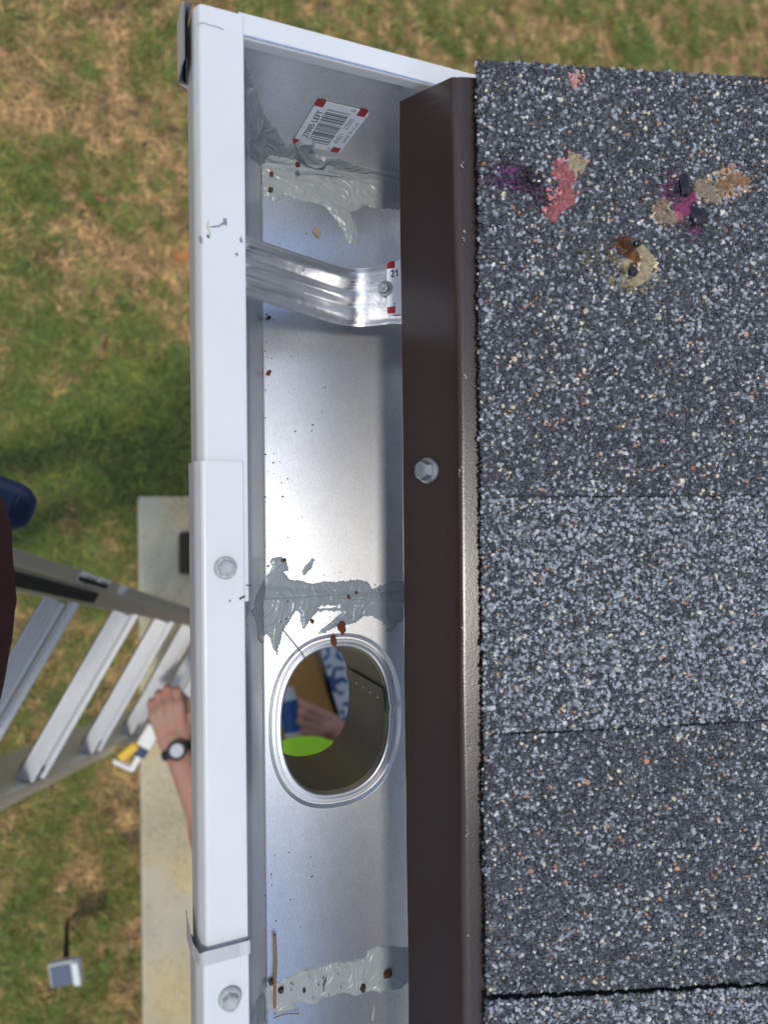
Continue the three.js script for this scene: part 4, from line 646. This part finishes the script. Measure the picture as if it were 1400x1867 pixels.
{ // helper under the eave, one hand on the ladder, the other on a blue tool
  const t = thing('person', 'person under the gutter in a lime-green cap, wristwatch on the hand holding the ladder', 'person');
  const LH = at(312, 1345, 1.69), LW = at(320, 1362, 1.685), LE = at(388, 1525, 1.62), LS = v(0.27, 1.37, 0.68), RW = at(612, 1330, 1.67), RE = at(742, 1435, 1.62), RS = v(0.60, 1.37, 0.68);
  const HC = at(578, 1546, 1.11), HF = v(0.05, -0.62, -0.72).normalize(), HU = v(0, 0.75, -0.65).normalize();
  const hipL = v(0.36, 0.93, 0.86), hipR = v(0.55, 0.93, 0.86), kL = v(0.35, 0.52, 0.82), kR = v(0.58, 0.52, 0.80), aL = v(0.36, 0.15, 0.90), aR = v(0.6, 0.15, 0.88), neck = v(0.41, 1.44, 0.63), chest = v(0.435, 1.26, 0.70), belly = v(0.45, 1.06, 0.80);
  const limbs = [[hipL, kL, 0.078, 0.056], [kL, aL, 0.056, 0.040], [hipR, kR, 0.078, 0.056], [kR, aR, 0.056, 0.040]], trunk = [[v(0.37, 1.27, 0.70), v(0.50, 1.27, 0.70), 0.105, 0.105], [chest, belly, 0.12, 0.115], [v(0.39, 0.96, 0.84), v(0.52, 0.96, 0.84), 0.115, 0.115], [LS, RS, 0.058, 0.058]];
  const arms = [[LS, LE, 0.052, 0.040], [LE, LW, 0.040, 0.027], [RS, RE, 0.052, 0.040], [RE, RW, 0.040, 0.027]];
  const hf1 = at(297, 1268, 1.70).sub(at(318, 1358, 1.69)).normalize(), hf2 = at(545, 1308, 1.68).sub(at(612, 1330, 1.67)).normalize(), up = v(-0.1, 1, 0.1);
  const square = (u, f) => u.clone().addScaledVector(f, -u.dot(f)).normalize();
  const g = [flesh([...limbs, ...trunk, ...arms, [chest, neck, 0.07, 0.056], [neck, HC.clone().addScaledVector(HU, -0.05), 0.056, 0.055]], 0.012, 0.04), flesh(headBones(HC, HF, HU), 0.005, 0.02), hand(LW, hf1, square(up, hf1), 1, [0.5, 1.0, 0.8], 0.9), hand(RW, hf2, square(v(0, 1, 0.1), hf2), -1, [0.55, 0.9, 0.7], 0.9)];
  put('body', g.map((q) => triUV(q)), SKIN, t); eyes(t, HC, HF, HU);
  const grow = (b, d) => b.map(([p, q, r, s]) => [p, q, r + d, s + d]);
  put('shirt', triUV(flesh(grow([...trunk, [LS, LS.clone().lerp(LE, 0.55), 0.056, 0.05], [RS, RS.clone().lerp(RE, 0.55), 0.056, 0.05]], 0.009), 0.012, 0.04)), cloth(0.035, 0.04, 0.05), t);
  put('trousers', triUV(flesh(grow([...limbs, [v(0.39, 0.93, 0.86), v(0.52, 0.93, 0.86), 0.118, 0.118]], 0.012), 0.012, 0.035)), cloth(0.02, 0.03, 0.06), t);
  for (const [a, dx] of [[aL, -0.02], [aR, 0.02]]) put('shoe', triUV(flesh([[v(a.x, 0.10, a.z + 0.02), v(a.x + dx, 0.092, a.z - 0.16), 0.042, 0.034], [v(a.x, 0.16, a.z), v(a.x, 0.11, a.z), 0.05, 0.045]], 0.01, 0.03)), mat({ color: lin(0.03, 0.025, 0.02), roughness: 0.7 }), t);
  const LIME = mat({ color: lin(0.36, 0.72, 0.02), roughness: 0.75, sheen: 0.3 });
  const crown = new THREE.SphereGeometry(0.108, 40, 20, 0, 6.2832, 0, 1.75); crown.scale(0.96, 0.98, 1.1);
  const X = new V3().crossVectors(HU, HF).normalize(), cm = basis(X, HU, HF, HC.clone().addScaledVector(HU, 0.03)); crown.applyMatrix4(cm);
  const brim = grid(20, 8, (a, b) => { const q = (a - 0.5) * 2.1, r = 0.112 + b * 0.075 * Math.cos(q * 0.72); return [Math.sin(q) * r * 0.9, -0.008 - 0.022 * (Math.sin(q) ** 2) - b * 0.012, Math.cos(q) * r]; }), b2 = brim.clone().translate(0, -0.004, 0); for (const q of [brim, b2]) q.applyMatrix4(cm);
  const cap = put('cap', [crown, brim, b2], LIME, t);
  const seams = [0, 1, 2].map((k) => { const q = new THREE.TorusGeometry(0.1085, 0.0013, 6, 48, Math.PI); q.rotateY(k * Math.PI / 3 + 0.5); q.scale(0.96, 0.98, 1.1); return q.applyMatrix4(cm); }), knob = new THREE.SphereGeometry(0.007, 12, 8).translate(0, 0.107, 0).applyMatrix4(cm); put('cap_seam', [...seams, knob], mat({ color: lin(0.27, 0.58, 0.02), roughness: 0.8 }), cap);
  // wristwatch
  const wd = LE.clone().sub(LW).normalize(), wc = LW.clone().addScaledVector(wd, 0.008), view = square(EYE.clone().sub(wc).normalize(), wd), strap = new THREE.TorusGeometry(0.030, 0.006, 10, 36); strap.scale(1, 1, 1.9); strap.applyMatrix4(basis(view, new V3().crossVectors(wd, view), wd, wc));
  const watch = put('wristwatch', strap, mat({ color: lin(0.012, 0.014, 0.016), roughness: 0.5 }), t);
  const cs = new THREE.CylinderGeometry(0.021, 0.023, 0.010, 32); cs.applyMatrix4(frameOf(view, wc.clone().addScaledVector(view, 0.034), wd)); put('watch_case', cs, mat({ color: lin(0.02, 0.022, 0.025), roughness: 0.35 }), watch);
  const fc = new THREE.CylinderGeometry(0.0145, 0.0145, 0.002, 32); fc.applyMatrix4(frameOf(view, wc.clone().addScaledVector(view, 0.0397), wd)); put('watch_face', fc, mat({ color: lin(0.6, 0.61, 0.64), roughness: 0.25 }), watch);
  // tool in the right hand
  const d = thing('power_tool', 'blue hand tool with pale end caps held by the person seen through the outlet hole', 'tool'), c0 = at(530, 1300, 1.70), ax = v(0.1, 0.25, 1).normalize();
  const cyl = (r0, r1, a, b) => { const q = new THREE.CylinderGeometry(r0, r1, b - a, 24); q.translate(0, (a + b) / 2, 0); q.applyMatrix4(frameOf(ax, c0, v(0, 1, 0))); return q; };
  put('blue_body', cyl(0.024, 0.026, -0.03, 0.045), mat({ color: lin(0.01, 0.07, 0.22), roughness: 0.4 }), d); put('pale_cap', cyl(0.019, 0.024, 0.045, 0.075), mat({ color: lin(0.5, 0.47, 0.38), roughness: 0.5 }), d); put('grey_nose', cyl(0.022, 0.016, -0.062, -0.03), mat({ color: lin(0.42, 0.46, 0.46), roughness: 0.45 }), d);
}
{ // the one up the ladder, taking the picture: only the shirt reaches into it
  const t = thing('person', 'person in a dark maroon shirt standing at the left edge above the ladder', 'person');
  const c = v(-0.35, 0, 0.05), hip = v(c.x - 0.02, 1.93, c.z), LSh = v(c.x - 0.02, 2.52, c.z + 0.19), RSh = v(c.x - 0.02, 2.52, c.z - 0.19), HC = v(c.x + 0.04, 2.82, c.z), HF = v(0.8, -0.6, 0).normalize(), HU = v(0.6, 0.8, 0).normalize();
  const belly = at(21, 1085, 0.46), bx = belly.x - 0.140;
  const trunk = [[v(c.x, 2.42, c.z - 0.09), v(c.x, 2.42, c.z + 0.09), 0.115, 0.115], [v(bx, 2.235, belly.z - 0.03), v(bx, 2.235, belly.z + 0.03), 0.128, 0.128], [v(bx - 0.05, 2.0, c.z - 0.07), v(bx - 0.05, 2.0, c.z + 0.07), 0.115, 0.115], [LSh, RSh, 0.055, 0.055], [v(c.x, 2.42, c.z), v(bx, 2.235, belly.z), 0.12, 0.125]];
  const EL = v(c.x + 0.02, 2.27, c.z + 0.27), ER = v(c.x + 0.02, 2.27, c.z - 0.27), WL = v(-0.20, 2.64, 0.13), WR = v(-0.20, 2.64, -0.13);
  const legs = [[v(c.x - 0.02, 1.95, c.z - 0.09), v(c.x - 0.14, 1.52, c.z - 0.10), 0.082, 0.058], [v(c.x - 0.14, 1.52, c.z - 0.10), v(c.x - 0.26, 1.10, c.z - 0.08), 0.058, 0.042], [v(c.x - 0.02, 1.95, c.z + 0.09), v(c.x - 0.14, 1.52, c.z + 0.12), 0.082, 0.058], [v(c.x - 0.14, 1.52, c.z + 0.12), v(c.x - 0.26, 1.10, c.z + 0.14), 0.058, 0.042]];
  const arms = [[LSh, EL, 0.05, 0.04], [EL, WL, 0.04, 0.027], [RSh, ER, 0.05, 0.04], [ER, WR, 0.04, 0.027]];
  const square = (u, f) => u.clone().addScaledVector(f, -u.dot(f)).normalize(), f1 = v(0.25, 0.7, -0.3).normalize(), f2 = v(0.25, 0.7, 0.3).normalize();
  put('body', [flesh([...trunk, ...legs, ...arms, [v(c.x, 2.45, c.z), HC.clone().addScaledVector(HU, -0.06), 0.06, 0.055]], 0.013, 0.04), flesh(headBones(HC, HF, HU), 0.005, 0.02), hand(WL, f1, square(v(-0.5, 0.2, 1), f1), 1, [0.4, 0.6, 0.4]), hand(WR, f2, square(v(-0.5, 0.2, -1), f2), -1, [0.4, 0.6, 0.4])].map((q) => triUV(q)), SKIN, t); eyes(t, HC, HF, HU);
  const grow = (b, d) => b.map(([p, q, r, s]) => [p, q, r + d, s + d]);
  const sh = triUV(flesh(grow([...trunk, [LSh, LSh.clone().lerp(EL, 0.6), 0.055, 0.05], [RSh, RSh.clone().lerp(ER, 0.6), 0.055, 0.05]], 0.006), 0.008, 0.04)); { const p = sh.attributes.position, n = sh.attributes.normal; for (let i = 0; i < p.count; i++) { const y = p.getY(i), z = p.getZ(i), k = 0.006 * (fbm(z * 18 + y * 6, y * 9, 3, 71) - 0.5) + 0.003 * (fbm(z * 60, y * 25, 2, 72) - 0.5); p.setXYZ(i, p.getX(i) + n.getX(i) * k, y + n.getY(i) * k, z + n.getZ(i) * k); } sh.computeVertexNormals(); }
  put('shirt', sh, cloth(0.115, 0.034, 0.045), t);
  put('jeans', triUV(flesh(grow([...legs, [v(c.x - 0.02, 1.94, c.z - 0.06), v(c.x - 0.02, 1.94, c.z + 0.06), 0.11, 0.11]], 0.011), 0.013, 0.035)), cloth(0.02, 0.028, 0.05), t);
  const hairG = new THREE.SphereGeometry(0.1, 32, 18, 0, 6.2832, 0, 1.6); hairG.scale(0.94, 0.9, 1.12); hairG.applyMatrix4(basis(new V3().crossVectors(HU, HF).normalize(), HU, HF, HC.clone().addScaledVector(HU, 0.035).addScaledVector(HF, -0.018))); put('hair', hairG, mat({ color: lin(0.03, 0.02, 0.012), roughness: 0.7 }), t);
  for (const k of [-0.08, 0.14]) put('boot', triUV(flesh([[v(c.x - 0.27, 1.045, c.z + k), v(c.x - 0.11, 1.035, c.z + k), 0.04, 0.036], [v(c.x - 0.27, 1.12, c.z + k), v(c.x - 0.27, 1.05, c.z + k), 0.05, 0.045]], 0.01, 0.03)), mat({ color: lin(0.04, 0.025, 0.015), roughness: 0.7 }), t);
  // blue tool end beside the shirt
  const tool = thing('cordless_tool', 'navy blue rounded tool end sticking out beside the maroon shirt', 'tool'), a = at(-60, 897, 0.62), b = at(62, 937, 0.62), dir = b.clone().sub(a), L = dir.length(); dir.normalize();
  const up = square(v(0, 1, 0), dir), g = new RoundedBoxGeometry(L, 0.050, 0.040, 6, 0.016); { const p = g.attributes.position; for (let i = 0; i < p.count; i++) { const q = (p.getX(i) / L + 0.5); p.setZ(i, p.getZ(i) * (1.02 - 0.12 * q * q)); p.setY(i, p.getY(i) * (1 - 0.25 * q * q)); } g.computeVertexNormals(); }
  const M = basis(dir, up, new V3().crossVectors(dir, up), a.clone().lerp(b, 0.5)); g.applyMatrix4(M);
  const NAVY = mat({ color: lin(0.008, 0.03, 0.10), roughness: 0.42 }); put('housing', g, NAVY, tool);
  const r = new THREE.TorusGeometry(0.0195, 0.0012, 8, 40); r.scale(0.9, 1.16, 1); r.rotateY(Math.PI / 2); r.translate(L * 0.24, 0, 0); r.applyMatrix4(M); put('seam_ridge', r, NAVY, tool);
}

// ================================================================ things on the ground
{
  const q = at(120, 1775, EYE.y - 0.32), t = thing('solar_light', 'small solar stake light with a silver panel frame on the lawn at bottom left', 'solar light');
  const a = at(92, 1783, EYE.y - 0.32), b = at(149, 1763, EYE.y - 0.32), x = b.clone().sub(a).setY(0).normalize(), y = v(-0.25, 1, 0.12).normalize(), xx = x.clone().addScaledVector(y, -x.dot(y)).normalize(), z = new V3().crossVectors(xx, y), M = basis(xx, y, z, q);
  const T = (g) => g.applyMatrix4(M), frame = mat({ color: lin(0.5, 0.5, 0.52), roughness: 0.35, metalness: 0.4 });
  put('housing', T(box(0.094, 0.022, 0.078, 0, -0.008, 0, 0.005)), frame, t);
  put('solar_panel', T(box(0.058, 0.004, 0.066, -0.011, 0.0045, 0)), mat({ color: lin(0.14, 0.175, 0.24), roughness: 0.25, bumpMap: scaled(pixels(64, 64, (u, w) => (u * 8 % 1 < 0.08 || w * 8 % 1 < 0.08 ? 1 : 0)), 0.05), bumpScale: 0.0004 }), t);
  put('lamp_cover', T(box(0.02, 0.014, 0.075, 0.034, 0.009, 0, 0.004)), mat({ color: lin(0.72, 0.72, 0.72), roughness: 0.3 }), t);
  const st = new THREE.CylinderGeometry(0.012, 0.004, q.y + 0.02, 12); st.translate(q.x, q.y / 2 - 0.02, q.z); put('stake', st, DARK, t);
}
{
  const leaf = (x, y, w, h, turn, c, label) => {
    const q = at(x, y, EYE.y - 0.05), g = grid(12, 8, (a, b) => { const s = a * 2 - 1, k = Math.sqrt(Math.max(0, 1 - s * s)) * (0.9 + 0.2 * Math.sin(a * 17)), t = (b - 0.5) * k; return [s * w / 2, 0.014 * Math.sin(a * 5 + 1) * Math.abs(b - 0.5) * 2 + 0.012 * s * s, t * h]; });
    g.rotateY(turn); g.translate(q.x, q.y - 0.03, q.z); const s = put('dry_leaf', g, mat({ color: lin(...c), roughness: 0.8 })); tag(s, label, 'dry leaf');
  };
  leaf(333, 461, 0.07, 0.05, 0.4, [0.45, 0.19, 0.06], 'orange dry leaf on the lawn right beside the gutter lip');
  leaf(187, 645, 0.035, 0.028, 1.2, [0.5, 0.33, 0.16], 'pale tan dry leaf below a straw stalk in the middle of the lawn');
  leaf(186, 356, 0.045, 0.026, 0.2, [0.4, 0.18, 0.09], 'small reddish dry leaf in the upper part of the lawn');
  leaf(104, 440, 0.04, 0.026, 0.5, [0.42, 0.28, 0.14], 'upper of two tan leaves close together on the left lawn');
  leaf(113, 457, 0.03, 0.022, 1.4, [0.46, 0.34, 0.2], 'lower of two tan leaves close together on the left lawn');
  const a = at(186, 640, EYE.y - 0.03), b = at(188, 608, EYE.y - 0.03); tag(put('straw_stalk', tube([a, a.clone().lerp(b, 0.5), b], 0.005, 6), STRAW), 'short straw stalk above the pale tan leaf on the lawn', 'straw');
}
{
  const gy = EYE.y - 0.06, q = at(338, 1008, gy), t = thing('stone_block', 'weathered dark brown block on the concrete beside the gutter lip', 'block');
  const g = new RoundedBoxGeometry(0.13, 0.05, 0.15, 6, 0.012), p = g.attributes.position; for (let i = 0; i < p.count; i++) { const k = 0.008 * (fbm(p.getX(i) * 40 + 3, p.getZ(i) * 40 + p.getY(i) * 30, 3, 9) - 0.5); p.setXYZ(i, p.getX(i) + k, p.getY(i) + k, p.getZ(i) - k); } g.computeVertexNormals(); g.translate(q.x + 0.04, 0.06 + 0.024, q.z);
  put('weathered_stone', g, mat({ color: lin(0.10, 0.075, 0.045), roughness: 0.95, bumpMap: scaled(grainy, 0.3), bumpScale: 0.01 }), t);
  const card = [[430, 1150], [575, 1195], [650, 1420], [470, 1470]].map(([x, y]) => at(x, y, EYE.y - 0.40)), sh = new THREE.Shape(card.map((c) => new THREE.Vector2(c.x, -c.z)));
  const cg = new THREE.ExtrudeGeometry(sh, { depth: 0.33, bevelEnabled: false }); cg.rotateX(-Math.PI / 2); cg.translate(0, 0.064, 0);
  tag(put('cardboard_box', cg, mat({ color: lin(0.42, 0.22, 0.06), roughness: 0.85, bumpMap: scaled(streaks, 0.3), bumpScale: 0.001 })), 'orange-tan cardboard seen through the outlet hole', 'cardboard box');
  const spots = pixels(512, 512, (u, w) => {
    let k = 0; for (let i = -1; i <= 1; i++) for (let j = -1; j <= 1; j++) { const cx = Math.floor(u * 6) + i, cy = Math.floor(w * 6) + j, ox = cx + 0.5 + 0.5 * (hash(cx, cy, 1) - 0.5), oy = cy + 0.5 + 0.5 * (hash(cx, cy, 2) - 0.5), d = Math.hypot((u * 6 - ox), (w * 6 - oy) * 0.85) + 0.14 * (n2(u * 30, w * 30, 4) - 0.5), R = 0.26 + 0.12 * hash(cx, cy, 3), ang = Math.atan2(w * 6 - oy, u * 6 - ox); if (Math.abs(d - R) < 0.10 && Math.sin(ang * 1.5 + hash(cx, cy, 4) * 6) > -0.6) k = 1; }
    return k ? rgbL(0.04, 0.10, 0.24) : rgbL(0.60, 0.64, 0.70);
  }, true);
  const m = [[578, 1165], [760, 1165], [760, 1430], [655, 1430]].map(([x, y]) => at(x, y, EYE.y - 0.42)), o = grid(20, 20, (a, b) => { const l = m[0].clone().lerp(m[3], b), r = m[1].clone().lerp(m[2], b), p = l.lerp(r, a); return [p.x, p.y + 0.012 * fbm(a * 6, b * 6, 3, 5), p.z, p.x, p.z]; });
  const o2 = o.clone().translate(0, -0.006, 0), sm2 = thing('spotted_cloth', 'white cloth with blue leopard spots seen through the outlet hole', 'cloth'); put('printed_fabric', [o, o2], mat({ map: scaled(spots, 0.34), roughness: 0.9 }), sm2);
  const cr = [0, 1].map((k) => [Math.min(...m.map((p) => (k ? p.z : p.x))), Math.max(...m.map((p) => (k ? p.z : p.x)))]);
  tag(put('dark_crate', box(cr[0][1] - cr[0][0] - 0.13, 0.30, cr[1][1] - cr[1][0] - 0.01, (cr[0][0] + cr[0][1]) / 2 + 0.065, 0.06 + 0.19, (cr[1][0] + cr[1][1]) / 2, 0.01), mat({ color: lin(0.02, 0.018, 0.015), roughness: 0.8 })), 'dark crate under the spotted cloth below the outlet hole', 'crate');
}
renderer.render(scene, camera);
